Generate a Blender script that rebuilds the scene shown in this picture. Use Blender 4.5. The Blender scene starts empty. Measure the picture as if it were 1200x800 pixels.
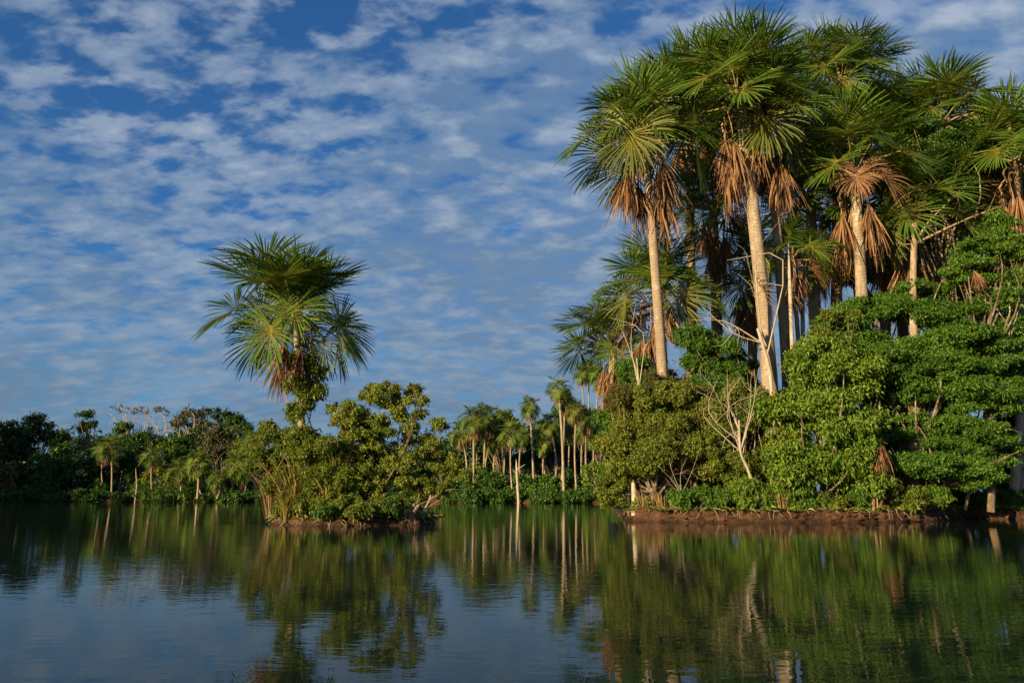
import bpy, math
import numpy as np
from mathutils import Vector
from mathutils.geometry import tessellate_polygon

R_ = math.radians
SC = bpy.context.scene
COL = SC.collection
F = 933.0                      # focal length in photo pixels (28 mm on 36 mm)
CAM_H = 1.0
PITCH = math.atan(180.0 / F)   # horizon at photo row 580
CP, SP = math.cos(PITCH), math.sin(PITCH)


def at(px, py, d):
    """world point seen at photo pixel (px,py) when it stands d metres ahead"""
    vx, vy = px - 600.0, 400.0 - py
    y = F * CP - vy * SP
    z = F * SP + vy * CP
    s = d / y
    return np.array([vx * s, d, CAM_H + z * s])


def ground(px, d, z=0.45):
    """ground point under photo column px (taken at the shore row) d metres ahead"""
    p = at(px, 590, d)
    return np.array([p[0], d, z])


# ------------------------------------------------------------------ mesh helpers
class MB:
    def __init__(self):
        self.V, self.Q, self.T, self.n = [], [], [], 0
        self.A = []

    def add(self, V, Q=None, T=None, a=None):
        V = np.asarray(V, float).reshape(-1, 3)
        self.V.append(V)
        if Q is not None and len(Q):
            self.Q.append(np.asarray(Q, int) + self.n)
        if T is not None and len(T):
            self.T.append(np.asarray(T, int) + self.n)
        self.A.append(np.zeros(len(V)) if a is None else np.asarray(a, float))
        self.n += len(V)

    def mesh(self, name, mat, smooth=False, attr=False):
        V = np.concatenate(self.V)
        Q = np.concatenate(self.Q) if self.Q else np.zeros((0, 4), int)
        T = np.concatenate(self.T) if self.T else np.zeros((0, 3), int)
        me = bpy.data.meshes.new(name)
        me.vertices.add(len(V))
        me.vertices.foreach_set('co', V.astype(np.float32).ravel())
        idx = np.concatenate([Q.ravel(), T.ravel()]).astype(np.int32)
        st = np.concatenate([np.arange(len(Q)) * 4, len(Q) * 4 + np.arange(len(T)) * 3]).astype(np.int32)
        me.loops.add(len(idx))
        me.loops.foreach_set('vertex_index', idx)
        me.polygons.add(len(st))
        me.polygons.foreach_set('loop_start', st)
        me.update(calc_edges=True)
        if smooth:
            me.polygons.foreach_set('use_smooth', np.ones(len(st), bool))
        if attr:
            at_ = me.attributes.new('rad', 'FLOAT', 'POINT')
            at_.data.foreach_set('value', np.concatenate(self.A).astype(np.float32))
        me.materials.append(mat)
        return me


def link(name, me, parent=None, loc=None):
    o = bpy.data.objects.new(name, me)
    COL.objects.link(o)
    if parent is not None:
        o.parent = parent
    if loc is not None:
        o.location = tuple(loc)
    return o


def thing(name, label, cat, loc, group=None):
    o = link(name, None, None, loc)
    o.empty_display_size = 0.3
    o['label'] = label
    o['category'] = cat
    if group:
        o['group'] = group
    return o


def nrm(v):
    v = np.asarray(v, float)
    return v / np.maximum(np.linalg.norm(v, axis=-1, keepdims=True), 1e-9)


def tube(mb, pts, rad, sides=6, cap=True):
    pts = np.asarray(pts, float)
    n = len(pts)
    rad = np.broadcast_to(np.asarray(rad, float), (n,))
    tan = nrm(np.gradient(pts, axis=0))
    ref = np.array([1.0, 0, 0]) if abs(tan[0][0]) < 0.8 else np.array([0, 1.0, 0])
    u = nrm(ref - tan[0] * ref.dot(tan[0]))
    ang = np.arange(sides) * 2 * math.pi / sides
    V = []
    for i in range(n):
        u = nrm(u - tan[i] * u.dot(tan[i]))
        w = np.cross(tan[i], u)
        V.append(pts[i] + rad[i] * (np.cos(ang)[:, None] * u + np.sin(ang)[:, None] * w))
    V = np.concatenate(V)
    i, j = np.meshgrid(np.arange(n - 1), np.arange(sides), indexing='ij')
    a = i * sides + j
    b = i * sides + (j + 1) % sides
    Q = np.stack([a, b, b + sides, a + sides], -1).reshape(-1, 4)
    T = None
    if cap:
        V = np.concatenate([V, pts[-1:] + tan[-1:] * rad[-1] * 0.5])
        k = (n - 1) * sides
        jj = np.arange(sides)
        T = np.stack([k + jj, k + (jj + 1) % sides, np.full(sides, n * sides)], -1)
    mb.add(V, Q, T, np.repeat(np.linspace(0, 1, n), sides) if not cap else
           np.append(np.repeat(np.linspace(0, 1, n), sides), 1.0))


def curve(ctrl, n):
    """Catmull-Rom through control points"""
    c = np.asarray(ctrl, float)
    c = np.concatenate([[2 * c[0] - c[1]], c, [2 * c[-1] - c[-2]]])
    m = len(c) - 3
    out = []
    for t in np.linspace(0, m - 1e-6, n):
        k = int(t)
        f = t - k
        p0, p1, p2, p3 = c[k:k + 4]
        out.append(0.5 * (2 * p1 + (p2 - p0) * f + (2 * p0 - 5 * p1 + 4 * p2 - p3) * f * f +
                          (3 * p1 - p0 - 3 * p2 + p3) * f ** 3))
    return np.array(out)


def leaves(mb, P, A, N, L, W, fold=0.25, droop=0.25):
    A = nrm(A)
    S = nrm(np.cross(N, A))
    N = np.cross(A, S)
    L = np.asarray(L)[:, None]
    W = np.asarray(W)[:, None]
    n = len(P)
    tip = P + A * L
    tip[:, 2] -= (L * droop)[:, 0]
    mid = P + A * L * 0.45
    V = np.stack([P, mid + S * W * 0.5 + N * W * fold, tip, mid - S * W * 0.5 + N * W * fold], 1).reshape(-1, 3)
    k = np.arange(n)[:, None] * 4
    T = np.concatenate([k + np.array([[0, 3, 2]]), k + np.array([[0, 2, 1]])], 1).reshape(-1, 3)
    mb.add(V, None, T)


def rand_dir(rng, n):
    v = rng.normal(size=(n, 3))
    return nrm(v)


# ------------------------------------------------------------------ materials
class NT:
    def __init__(self, tree):
        self.t = tree

    def new(self, typ, **kw):
        n = self.t.nodes.new(typ)
        for k, v in kw.items():
            if k == 'i':
                for a, b in v.items():
                    s = n.inputs[a]
                    if isinstance(b, bpy.types.NodeSocket):
                        self.t.links.new(b, s)
                    else:
                        s.default_value = b
            else:
                setattr(n, k, v)
        return n

    def math(self, op, a, b=0.0, c=0.0, clamp=False):
        return self.new('ShaderNodeMath', operation=op, use_clamp=clamp, i={0: a, 1: b, 2: c}).outputs[0]

    def ramp(self, fac, stops, interp='LINEAR'):
        n = self.new('ShaderNodeValToRGB', i={0: fac})
        cr = n.color_ramp
        cr.interpolation = interp
        while len(cr.elements) < len(stops):
            cr.elements.new(0.5)
        for e, (p, c) in zip(cr.elements, stops):
            e.position = p
            e.color = (c, c, c, 1) if isinstance(c, (int, float)) else (*c, 1)
        return n.outputs[0]

    def mix(self, fac, a, b, blend='MIX'):
        n = self.new('ShaderNodeMix', data_type='RGBA', blend_type=blend)
        for k, v in ((0, fac), (6, a), (7, b)):
            if isinstance(v, bpy.types.NodeSocket):
                self.t.links.new(v, n.inputs[k])
            else:
                n.inputs[k].default_value = (*v, 1) if isinstance(v, tuple) and len(v) == 3 else v
        return n.outputs[2]

    def noise(self, vec, scale, detail=4, rough=0.55, dist=0.0):
        n = self.new('ShaderNodeTexNoise', i={'Scale': scale, 'Detail': detail, 'Roughness': rough, 'Distortion': dist})
        if vec is not None:
            self.t.links.new(vec, n.inputs['Vector'])
        return n.outputs['Fac']


def newmat(name):
    m = bpy.data.materials.new(name)
    m.use_nodes = True
    m.node_tree.nodes.clear()
    n = NT(m.node_tree)
    out = n.new('ShaderNodeOutputMaterial')
    return m, n, out


def leaf_mat(name, cols, trans=0.3, rough=0.45, patch=0.5, attr=False, tint=(1.15, 1.1, 0.5)):
    """leaf colour differs from leaf to leaf, from clump to clump and a little from plant to plant"""
    m, n, out = newmat(name)
    geo = n.new('ShaderNodeNewGeometry')
    oi = n.new('ShaderNodeObjectInfo')
    tc = n.new('ShaderNodeTexCoord')
    pn = n.noise(tc.outputs['Object'], patch, 3)
    f = n.math('ADD', n.math('MULTIPLY', geo.outputs['Random Per Island'], 0.6),
               n.math('MULTIPLY', n.math('SUBTRACT', pn, 0.3), 1.0))
    f = n.math('ADD', f, n.math('MULTIPLY', n.math('SUBTRACT', oi.outputs['Random'], 0.5), 0.3), clamp=True)
    k = len(cols) - 1
    st_ = [(0.9 * i / k, c) for i, c in enumerate(cols)]
    col = n.ramp(f, st_ + ([] if attr or trans < 0.3 else [(1.0, (0.26, 0.22, 0.05))]))
    if attr:
        at_ = n.new('ShaderNodeAttribute', attribute_name='rad').outputs['Fac']
        f2 = n.ramp(at_, [(0.0, 1.0), (0.25, 0.7), (0.55, 0.1), (0.85, 0.05), (1.0, 0.6)])
        col = n.mix(f2, col, (0.22, 0.22, 0.035))
    bs = n.new('ShaderNodeBsdfPrincipled', i={'Base Color': col, 'Roughness': rough, 'Specular IOR Level': 0.35})
    tcol = n.mix(1.0, col, tint, 'MULTIPLY')
    tr = n.new('ShaderNodeBsdfTranslucent', i={'Color': tcol})
    mx = n.new('ShaderNodeMixShader', i={0: trans, 1: bs.outputs[0], 2: tr.outputs[0]})
    n.t.links.new(mx.outputs[0], out.inputs[0])
    return m


def bark_mat(name, c1, c2, scale=6.0, rings=0.0, c3=None, lichen=(0.5, 0.48, 0.42)):
    m, n, out = newmat(name)
    tc = n.new('ShaderNodeTexCoord').outputs['Object']
    mp = n.new('ShaderNodeMapping', i={0: tc, 'Scale': (1, 1, 0.35)}).outputs[0]
    a = n.noise(mp, scale, 6, 0.65)
    col = n.mix(n.ramp(a, [(0.32, 0.0), (0.68, 1.0)]), c1, c2)
    h = a
    if rings:
        sp = n.new('ShaderNodeSeparateXYZ', i={0: tc}).outputs[2]
        wob = n.noise(tc, 2.5, 3)
        w = n.math('FRACT', n.math('ADD', n.math('MULTIPLY', sp, rings), n.math('MULTIPLY', wob, 1.6)))
        line = n.ramp(w, [(0.0, 1.0), (0.3, 0.15), (0.6, 0.0), (0.9, 0.3), (1.0, 1.0)])
        col = n.mix(n.math('MULTIPLY', line, 0.6), col, c3 or c1)
        h = n.math('SUBTRACT', n.math('MULTIPLY', a, 0.5), n.math('MULTIPLY', line, 0.25))
    li = n.noise(tc, 3.3, 5, 0.7)
    col = n.mix(n.ramp(li, [(0.52, 0.0), (0.60, 0.75)]), col, lichen)
    stv = n.new('ShaderNodeMapping', i={0: tc, 'Scale': (7, 7, 0.35)}).outputs[0]
    col = n.mix(n.ramp(n.noise(stv, 1.0, 4, 0.6), [(0.50, 0.0), (0.66, 0.6)]), col, tuple(0.45 * q for q in c1))
    big = n.noise(tc, 0.55, 3)
    col = n.mix(n.ramp(big, [(0.35, 0.0), (0.65, 0.75)]), col, c1)
    bp = n.new('ShaderNodeBump', i={'Strength': 0.7, 'Distance': 0.04, 'Height': h})
    bs = n.new('ShaderNodeBsdfPrincipled', i={'Base Color': col, 'Roughness': 0.9, 'Specular IOR Level': 0.15,
                                             'Normal': bp.outputs[0]})
    n.t.links.new(bs.outputs[0], out.inputs[0])
    return m


M_FROND = leaf_mat('frond_green', [(0.034, 0.092, 0.013), (0.066, 0.153, 0.020), (0.121, 0.224, 0.029)], 0.28, 0.40, 0.6, True)
M_AGING = leaf_mat('frond_aging', [(0.048, 0.088, 0.015), (0.106, 0.142, 0.024), (0.176, 0.177, 0.039)], 0.28, 0.5, 0.8, True)
M_DEAD = leaf_mat('frond_dead', [(0.085, 0.050, 0.030), (0.20, 0.105, 0.052), (0.33, 0.180, 0.090), (0.28, 0.22, 0.15)], 0.15, 0.75, 1.2, tint=(1.1, 0.8, 0.6))
M_PET = bark_mat('petiole', (0.24, 0.22, 0.075), (0.32, 0.28, 0.11), 5, lichen=(0.30, 0.24, 0.13))
M_PETDEAD = bark_mat('petiole_dead', (0.36, 0.20, 0.11), (0.48, 0.31, 0.18), 5)
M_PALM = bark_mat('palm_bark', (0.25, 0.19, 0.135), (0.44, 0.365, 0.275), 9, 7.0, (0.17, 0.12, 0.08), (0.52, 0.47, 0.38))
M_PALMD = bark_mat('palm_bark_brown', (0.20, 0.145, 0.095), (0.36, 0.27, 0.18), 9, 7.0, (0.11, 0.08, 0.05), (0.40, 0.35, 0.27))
M_BARK = bark_mat('bark_brown', (0.10, 0.072, 0.048), (0.22, 0.17, 0.12), 8)
M_PALE = bark_mat('bark_pale', (0.34, 0.28, 0.21), (0.52, 0.46, 0.38), 8)
M_DEADW = bark_mat('dead_wood', (0.24, 0.17, 0.11), (0.42, 0.33, 0.24), 8)

M_L = {
    'bright': leaf_mat('leaf_bright', [(0.040, 0.106, 0.013), (0.079, 0.183, 0.020), (0.157, 0.266, 0.033)]),
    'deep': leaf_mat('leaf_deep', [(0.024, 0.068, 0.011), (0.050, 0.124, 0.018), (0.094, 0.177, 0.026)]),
    'olive': leaf_mat('leaf_olive', [(0.065, 0.114, 0.015), (0.131, 0.195, 0.024), (0.250, 0.246, 0.044)]),
    'gold': leaf_mat('leaf_golden', [(0.087, 0.147, 0.018), (0.169, 0.236, 0.029), (0.290, 0.307, 0.055)]),
    'rust': leaf_mat('leaf_rusty', [(0.055, 0.085, 0.018), (0.13, 0.12, 0.03), (0.25, 0.155, 0.06)]),
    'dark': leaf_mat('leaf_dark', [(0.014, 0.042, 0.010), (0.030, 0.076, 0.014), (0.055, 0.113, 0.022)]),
    'grey': leaf_mat('leaf_greyish', [(0.060, 0.072, 0.035), (0.11, 0.115, 0.055), (0.17, 0.16, 0.085)]),
    'lime': leaf_mat('leaf_lime', [(0.065, 0.142, 0.015), (0.124, 0.224, 0.024), (0.224, 0.313, 0.040)]),
    'reed': leaf_mat('reed_blade', [(0.09, 0.11, 0.02), (0.18, 0.17, 0.035), (0.30, 0.22, 0.07)], 0.3),
    'straw': leaf_mat('straw', [(0.20, 0.13, 0.06), (0.30, 0.20, 0.10), (0.38, 0.28, 0.15)], 0.2),
}


# ------------------------------------------------------------------ palms
def frond_blade(mb, E, T, Rb, nseg, steps, rng, grav=1.0, joined=0.56, fold=0.30):
    """a costapalmate fan: pleated segments leaving a recurved rib, split and drooping towards their tips"""
    T = nrm(T)
    side = nrm(np.cross(np.array([0, 0, 1.0]), T) if abs(T[2]) < 0.98 else np.array([0, 1.0, 0]))
    N = np.cross(T, side)
    al = np.linspace(-1, 1, nseg) * R_(150)
    da = 2 * R_(150) / nseg
    s = (1 - np.abs(al) / R_(150)) ** 1.3 * 0.24 * Rb
    # rib bends down
    O = E + T * s[:, None] - np.array([0, 0, 1.0]) * (0.45 * s[:, None] ** 2)
    D = np.cos(al)[:, None] * T + np.sin(al)[:, None] * side + (np.abs(np.sin(al)) * fold)[:, None] * N
    D[:, 2] -= 0.25 * (np.cos(al) > 0) * np.cos(al)
    cl_ = np.stack([np.convolve(rng.normal(size=nseg + 6), np.ones(7) / 2.6, 'valid') for _ in range(3)], -1)
    D = nrm(D + rng.normal(size=D.shape) * 0.03 + cl_ * 0.075)
    L = Rb * (0.80 + 0.20 * np.cos(al * 0.5)) * rng.uniform(0.80, 1.10, nseg) - s * 0.4
    gr = grav * rng.uniform(0.75, 1.5, nseg)
    pleat = np.where(np.arange(nseg) % 2 == 0, 1, -1) * 0.38
    P = O.copy()
    dirs = D.copy()
    rows = []
    dl = L / steps
    for k in range(steps + 1):
        t = k / steps
        r = t * L
        w = np.where(t < joined, np.maximum(r * da * 1.05, 0.012), 0)
        ws = joined * L * da * 1.05
        w = np.where(t >= joined, np.maximum(ws * (1 - ((t - joined) / (1 - joined)) ** 2.6), 0.012), w)
        tw = nrm(np.cross(N, dirs) + 1e-6)
        nn = np.cross(dirs, tw)
        ax = tw * np.cos(pleat)[:, None] + nn * np.sin(pleat)[:, None]
        rows.append((P - ax * w[:, None] * 0.5, P + ax * w[:, None] * 0.5))
        dirs = dirs.copy()
        dirs[:, 2] -= gr * (0.03 + 0.75 * t ** 2.0) / steps * 1.9
        dirs = nrm(dirs)
        P = P + dirs * dl[:, None]
    V = np.stack([np.stack(r, 1) for r in rows], 1)          # seg, step, 2, 3
    V = V.reshape(-1, 3)
    i, k = np.meshgrid(np.arange(nseg), np.arange(steps), indexing='ij')
    a = (i * (steps + 1) + k) * 2
    Q = np.stack([a, a + 1, a + 3, a + 2], -1).reshape(-1, 4)
    A = np.tile(np.repeat(np.linspace(0, 1, steps + 1), 2), nseg)
    mb.add(V, Q, None, A)


def petiole_pts(el, lp, bend, n=7, r0=0.12):
    pts = [np.array([r0 * math.cos(el), 0, r0 * math.sin(el) * 0.3])]
    for k in range(n - 1):
        a = el - bend * ((k + 0.5) / (n - 1)) ** 1.5
        pts.append(pts[-1] + lp / (n - 1) * np.array([math.cos(a), 0, math.sin(a)]))
    a = el - bend
    return np.array(pts), np.array([math.cos(a), 0, math.sin(a)])


def add_frond(mbb, mbp, el, rng, lp=1.25, Rb=1.58, nseg=88, steps=7, sides=5):
    bend = R_(rng.uniform(12, 28)) * (1.0 if el < R_(40) else 0.45) + max(0, math.cos(el)) * R_(8)
    pts, T = petiole_pts(el, lp * rng.uniform(0.75, 1.25), bend)
    tube(mbp, pts, np.linspace(0.050, 0.022, len(pts)), sides)
    # the blade turns down from its stalk, the lower the leaf the more
    turn = R_(rng.uniform(6, 46)) * max(0.0, math.cos(el)) ** 0.8 + R_(3)
    c, q = math.cos(turn), math.sin(turn)
    T = np.array([T[0] * c + T[2] * q, 0, T[2] * c - T[0] * q])
    frond_blade(mbb, pts[-1], T, Rb * rng.uniform(0.92, 1.08), nseg, steps, rng, grav=rng.uniform(0.40, 0.75) + 0.30 * (1 - max(0, math.sin(el))))


def add_dead(mbb, mbp, rng, nseg=90, steps=5, spread=0.30, hang=1.0):
    out = rng.uniform(0.40, 0.95)
    el = R_(rng.uniform(10, 40))
    lp = rng.uniform(0.8, 1.5) * hang
    c = curve([[0.16, 0, 0], [out * 0.7, 0, 0.10], [out, 0, -0.12], [out * 0.95, 0.03, -0.4 * lp], [out * 0.85, 0.0, -lp]], 9)
    tube(mbp, c, np.linspace(0.045, 0.022, 9), 5)
    E = c[-1]
    phi = rng.uniform(0, 2 * math.pi, nseg)
    sp = spread * rng.uniform(0.15, 1.5, nseg)
    D = nrm(np.stack([np.sin(sp) * np.cos(phi) * 1.2, np.sin(sp) * np.sin(phi) * 1.2, -np.cos(sp)], -1))
    L = rng.uniform(0.9, 2.0, nseg)
    P = np.tile(E, (nseg, 1)) + D * 0.03
    rows = []
    tw = nrm(np.cross(D, rand_dir(rng, nseg)))
    for k in range(steps + 1):
        t = k / steps
        w = 0.018 + 0.034 * math.sin(math.pi * min(1, t * 1.15)) if t < 0.87 else 0.014
        rows.append((P - tw * w * 0.5, P + tw * w * 0.5))
        D = D + rng.normal(size=D.shape) * 0.07
        D[:, 2] -= 0.10
        D[:, :2] *= 0.92
        D = nrm(D)
        tw = nrm(tw + rng.normal(size=tw.shape) * 0.3)
        P = P + D * (L / steps)[:, None]
    V = np.stack([np.stack(r, 1) for r in rows], 1).reshape(-1, 3)
    i, k = np.meshgrid(np.arange(nseg), np.arange(steps), indexing='ij')
    a = (i * (steps + 1) + k) * 2
    mbb.add(V, np.stack([a, a + 1, a + 3, a + 2], -1).reshape(-1, 4))


def add_dead_fan(mbb, mbp, rng, nseg=60, steps=6):
    """a withered leaf that still holds its fan open"""
    pts, T = petiole_pts(R_(rng.uniform(-5, 25)), rng.uniform(0.9, 1.3), R_(rng.uniform(50, 80)))
    tube(mbp, pts, np.linspace(0.045, 0.022, len(pts)), 5)
    T = nrm(T + np.array([0.1, 0, -0.5]))
    frond_blade(mbb, pts[-1], T, 1.4, nseg, steps, rng, grav=2.2, joined=0.3, fold=0.5)


def two_mat_mesh(name, mbb, mbp, mblade, mpet):
    """one mesh, leaf blades in slot 0 and stalks in slot 1"""
    nb = sum(len(q) for q in mbb.Q) + sum(len(t) for t in mbb.T)
    mb = MB()
    mb.V, mb.A, mb.n = list(mbb.V), list(mbb.A), mbb.n
    mb.Q, mb.T = list(mbb.Q), list(mbb.T)
    for V, A in zip(mbp.V, mbp.A):
        mb.V.append(V)
        mb.A.append(A * 0 + 0.7)
    off = mb.n
    nq_p = [q + off for q in mbp.Q]
    nt_p = [t + off for t in mbp.T]
    nqb = sum(len(q) for q in mb.Q)
    mb.Q += nq_p
    ntb = sum(len(t) for t in mb.T)
    mb.T += nt_p
    me = mb.mesh(name, mblade, False, True)
    me.materials.append(mpet)
    nq = sum(len(q) for q in mb.Q)
    mi = np.zeros(len(me.polygons), np.int32)
    mi[nqb:nq] = 1
    mi[nq + ntb:] = 1
    me.polygons.foreach_set('material_index', mi)
    return me


FR = {}
_r = np.random.default_rng(11)
for el in (-50, -32, -15, 0, 15, 30, 45, 60, 75, 87):
    for v in range(3):
        for kind in ('green', 'aging'):
            if kind == 'aging' and el > 0:
                continue
            b, p = MB(), MB()
            add_frond(b, p, R_(el), _r, lp=1.40 if el < 80 else 1.3)
            FR[(el, v, kind)] = (b.mesh('frond', M_FROND if kind == 'green' else M_AGING, False, True), p.mesh('stalk', M_PET, True))
DEADS = []
for v in range(6):
    b, p = MB(), MB()
    add_dead(b, p, _r, spread=0.28 + 0.06 * (v % 3), hang=0.8 + 0.14 * v)
    DEADS.append((b.mesh('dead_frond', M_DEAD), p.mesh('stalk', M_PETDEAD, True)))
for v in range(3):
    b, p = MB(), MB()
    add_dead_fan(b, p, _r)
    DEADS.append((b.mesh('dead_frond', M_DEAD), p.mesh('stalk', M_PETDEAD, True)))
ELS = sorted({k[0] for k in FR})


def trunk_mesh(ctrl, r0, r1, n, sides, mat, rng, boots=0, loc=None):
    mb = MB()
    c = curve(ctrl, n)
    t = np.linspace(0, 1, n)
    r = r0 + (r1 - r0) * t + r0 * 0.15 * np.exp(-t * 14)
    r = r * (1 + 0.02 * np.sin(t * 40 + rng.uniform(0, 6)) * rng.uniform(0.4, 1.0, n))
    tube(mb, c, r, sides)
    H = c[-1]
    for k in range(boots):                       # stubs of old stalks round the top
        a = rng.uniform(0, 2 * math.pi)
        o = np.array([math.cos(a), math.sin(a), 0])
        z0 = H + np.array([0, 0, rng.uniform(-0.55, 0.0)])
        ln = rng.uniform(0.2, 0.5)
        tube(mb, [z0 + o * r1 * 0.6, z0 + o * (r1 + ln * 0.35) + [0, 0, ln * 0.5], z0 + o * (r1 + ln * 0.5) + [0, 0, ln]],
             [0.085, 0.06, 0.035], 5)
    return mb.mesh('trunk', mat, True)


def palm(label, group, bx, d, heart, tw, S=1.0, nf=20, nd=5, seed=1, lean=0.0, mat=None, lo=-40, hi=86, dead_top=-0.25,
         aging=0.28, gz=0.5, name='fan_palm'):
    rng = np.random.default_rng(seed)
    S *= 1.24
    B = ground(bx, d, gz - 0.15)
    H = at(heart[0], heart[1] - (8 if 102 < seed < 121 else 0), d)
    root = thing(name, label, 'palm tree', B, group)
    h = H - B
    r = tw * (0.5 if seed < 103 or seed == 121 else 0.42) * d / F
    ctrl = [np.zeros(3), h * 0.33 + [lean, 0, 0], h * 0.68 + [lean * 0.8, 0, 0], h]
    link('trunk', trunk_mesh(ctrl, r * 1.05, r * 0.66, 36, 14, mat or M_PALM, rng, 9), root)
    az = rng.uniform(0, 2 * math.pi)
    nf = int(nf * 1.12)
    for k in range(nf):
        u = (k + 0.5) / nf
        az += 2.39996
        el = hi + (lo + 40 - hi) * u ** 0.95 + rng.normal() * 9
        e = min(ELS, key=lambda q: abs(q - el))
        kind = 'aging' if (e <= 0 and rng.random() < aging) else 'green'
        fr = FR[(e, int(rng.integers(3)), kind)]
        o = link('frond', fr[0], root, h + [0, 0, -0.35 * u])
        link('stalk', fr[1], o)
        o.rotation_euler = (rng.normal() * 0.10, rng.normal() * 0.06, az)
        s = S * rng.uniform(0.78, 1.08)
        o.scale = (s, s, s)
    for k in range(nd + (2 if seed not in (101, 121) else 0)):
        az += 2.39996
        fr = DEADS[int(rng.integers(len(DEADS) - (3 if seed == 121 else 2 if seed < 103 else 1)))]
        o = link('dead_frond', fr[0], root, h + [0, 0, dead_top - 0.08 * k * S])
        link('stalk', fr[1], o)
        o.rotation_euler = (rng.normal() * 0.08, rng.normal() * 0.08, az + rng.normal() * 0.5)
        s = S * (rng.uniform(0.75, 1.08) if seed != 121 else rng.uniform(0.55, 0.75))
        o.scale = (s, s, s)
    return root


G_R = 'tall fan palms on the right bank'
palm('slender pale fan palm standing in front at the left of the grove, twin brown skirts', G_R, 784, 33.6, (755, 158), 14, 1.10, 21, 9, 101, 0.1, lo=-34, dead_top=-0.35)
palm('tallest fan palm, thick pale trunk rising in front of the grove', G_R, 908, 32.8, (866, 116), 20, 1.12, 22, 6, 102, 0.25, lo=-30)
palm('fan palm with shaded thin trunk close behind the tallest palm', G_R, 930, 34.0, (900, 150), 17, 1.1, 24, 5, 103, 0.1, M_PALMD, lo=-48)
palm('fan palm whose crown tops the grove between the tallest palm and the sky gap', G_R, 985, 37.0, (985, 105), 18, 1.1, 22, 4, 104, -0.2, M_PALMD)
palm('fan palm with open spread stalks and tan skirt above the layered tree', G_R, 1018, 33.6, (1001, 205), 20, 0.98, 17, 9, 105, 0.1, lo=-22, aging=0.35)
palm('fan palm with bare lit trunk leaning under a dark crown', G_R, 975, 36.5, (950, 245), 22, 1.05, 18, 5, 106, -0.2, lo=-35)
palm('fan palm with two upright fans showing against the sky near the right edge', G_R, 1105, 37.5, (1100, 150), 19, 1.05, 22, 3, 107, 0.1)
palm('fan palm cut by the right edge with drooping yellow fans', G_R, 1198, 35.2, (1192, 190), 17, 1.12, 22, 8, 108, 0.0, aging=0.5)
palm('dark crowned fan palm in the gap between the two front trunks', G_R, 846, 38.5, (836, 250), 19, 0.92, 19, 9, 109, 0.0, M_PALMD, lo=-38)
palm('shorter green fan palm right behind the slender front trunk', G_R, 785, 37.0, (772, 345), 18, 1.0, 20, 8, 110, 0.0)
palm('low fan palm at the left end of the grove with yellowing outer fans', G_R, 722, 41.0, (718, 408), 17, 0.92, 20, 6, 111, 0.0, aging=0.6)
palm('fan palm with yellow drooping fans behind the forked dead branch', G_R, 1062, 36.0, (1055, 262), 18, 1.15, 20, 6, 112, 0.0, aging=0.55, lo=-50)
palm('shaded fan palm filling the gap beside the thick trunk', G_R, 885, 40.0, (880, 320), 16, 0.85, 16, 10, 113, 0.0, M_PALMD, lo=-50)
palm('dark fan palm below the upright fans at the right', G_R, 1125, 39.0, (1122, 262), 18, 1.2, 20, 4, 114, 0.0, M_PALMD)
palm('small fan palm on a thin pale stem between thick trunks', G_R, 945, 34.5, (927, 305), 8, 0.62, 14, 6, 115, 0.1)
palm('fan palm high behind the grove left of the tallest crown', G_R, 812, 39.5, (808, 132), 16, 1.15, 20, 6, 116, 0.0, M_PALMD)
palm('fan palm deep in the grove under the dark broadleaf crown', G_R, 1160, 43.0, (1158, 220), 17, 1.3, 20, 4, 117, 0.0, M_PALMD)
palm('fan palm in the middle depth right of the bare lit trunk', G_R, 1035, 43.0, (1040, 175), 17, 1.3, 22, 4, 118, 0.0, M_PALMD)
palm('lone fan palm rising from the small wooded island', 'island palms', 359, 28.6, (346, 366), 10, 0.92, 26, 6, 121, 0.02, lo=-50, aging=0.25, dead_top=-0.3)

# distant palms: crown and skirt are one mesh each
CR_LO, SK_LO = [], []
for v in range(5):
    b, p = MB(), MB()
    nf = 17
    az = 0
    for k in range(nf):
        az += 2.39996
        el = 86 - 130 * ((k + 0.5) / nf) ** 0.85
        b1, p1 = MB(), MB()
        add_frond(b1, p1, R_(el), _r, 1.15, 1.4, 30, 4, 3)
        ca, sa = math.cos(az), math.sin(az)
        Rz = np.array([[ca, sa, 0], [-sa, ca, 0], [0, 0, 1]])
        for src, dst in ((b1, b), (p1, p)):
            dst.add(np.concatenate(src.V) @ Rz, np.concatenate(src.Q), np.concatenate(src.T) if src.T else None, np.concatenate(src.A))
    CR_LO.append(two_mat_mesh('crown', b, p, M_FROND if v < 4 else M_AGING, M_PET))
for v in range(3):
    b, p = MB(), MB()
    az = 0
    for k in range(6 + v):
        az += 2.39996
        b1, p1 = MB(), MB()
        add_dead(b1, p1, _r, 26, 3, 0.30, 0.6)
        ca, sa = math.cos(az), math.sin(az)
        Rz = np.array([[ca, sa, 0], [-sa, ca, 0], [0, 0, 1]])
        for src, dst in ((b1, b), (p1, p)):
            dst.add(np.concatenate(src.V) @ Rz, np.concatenate(src.Q), np.concatenate(src.T) if src.T else None, np.concatenate(src.A))
    SK_LO.append(two_mat_mesh('skirt', b, p, M_DEAD, M_PETDEAD))


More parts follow.
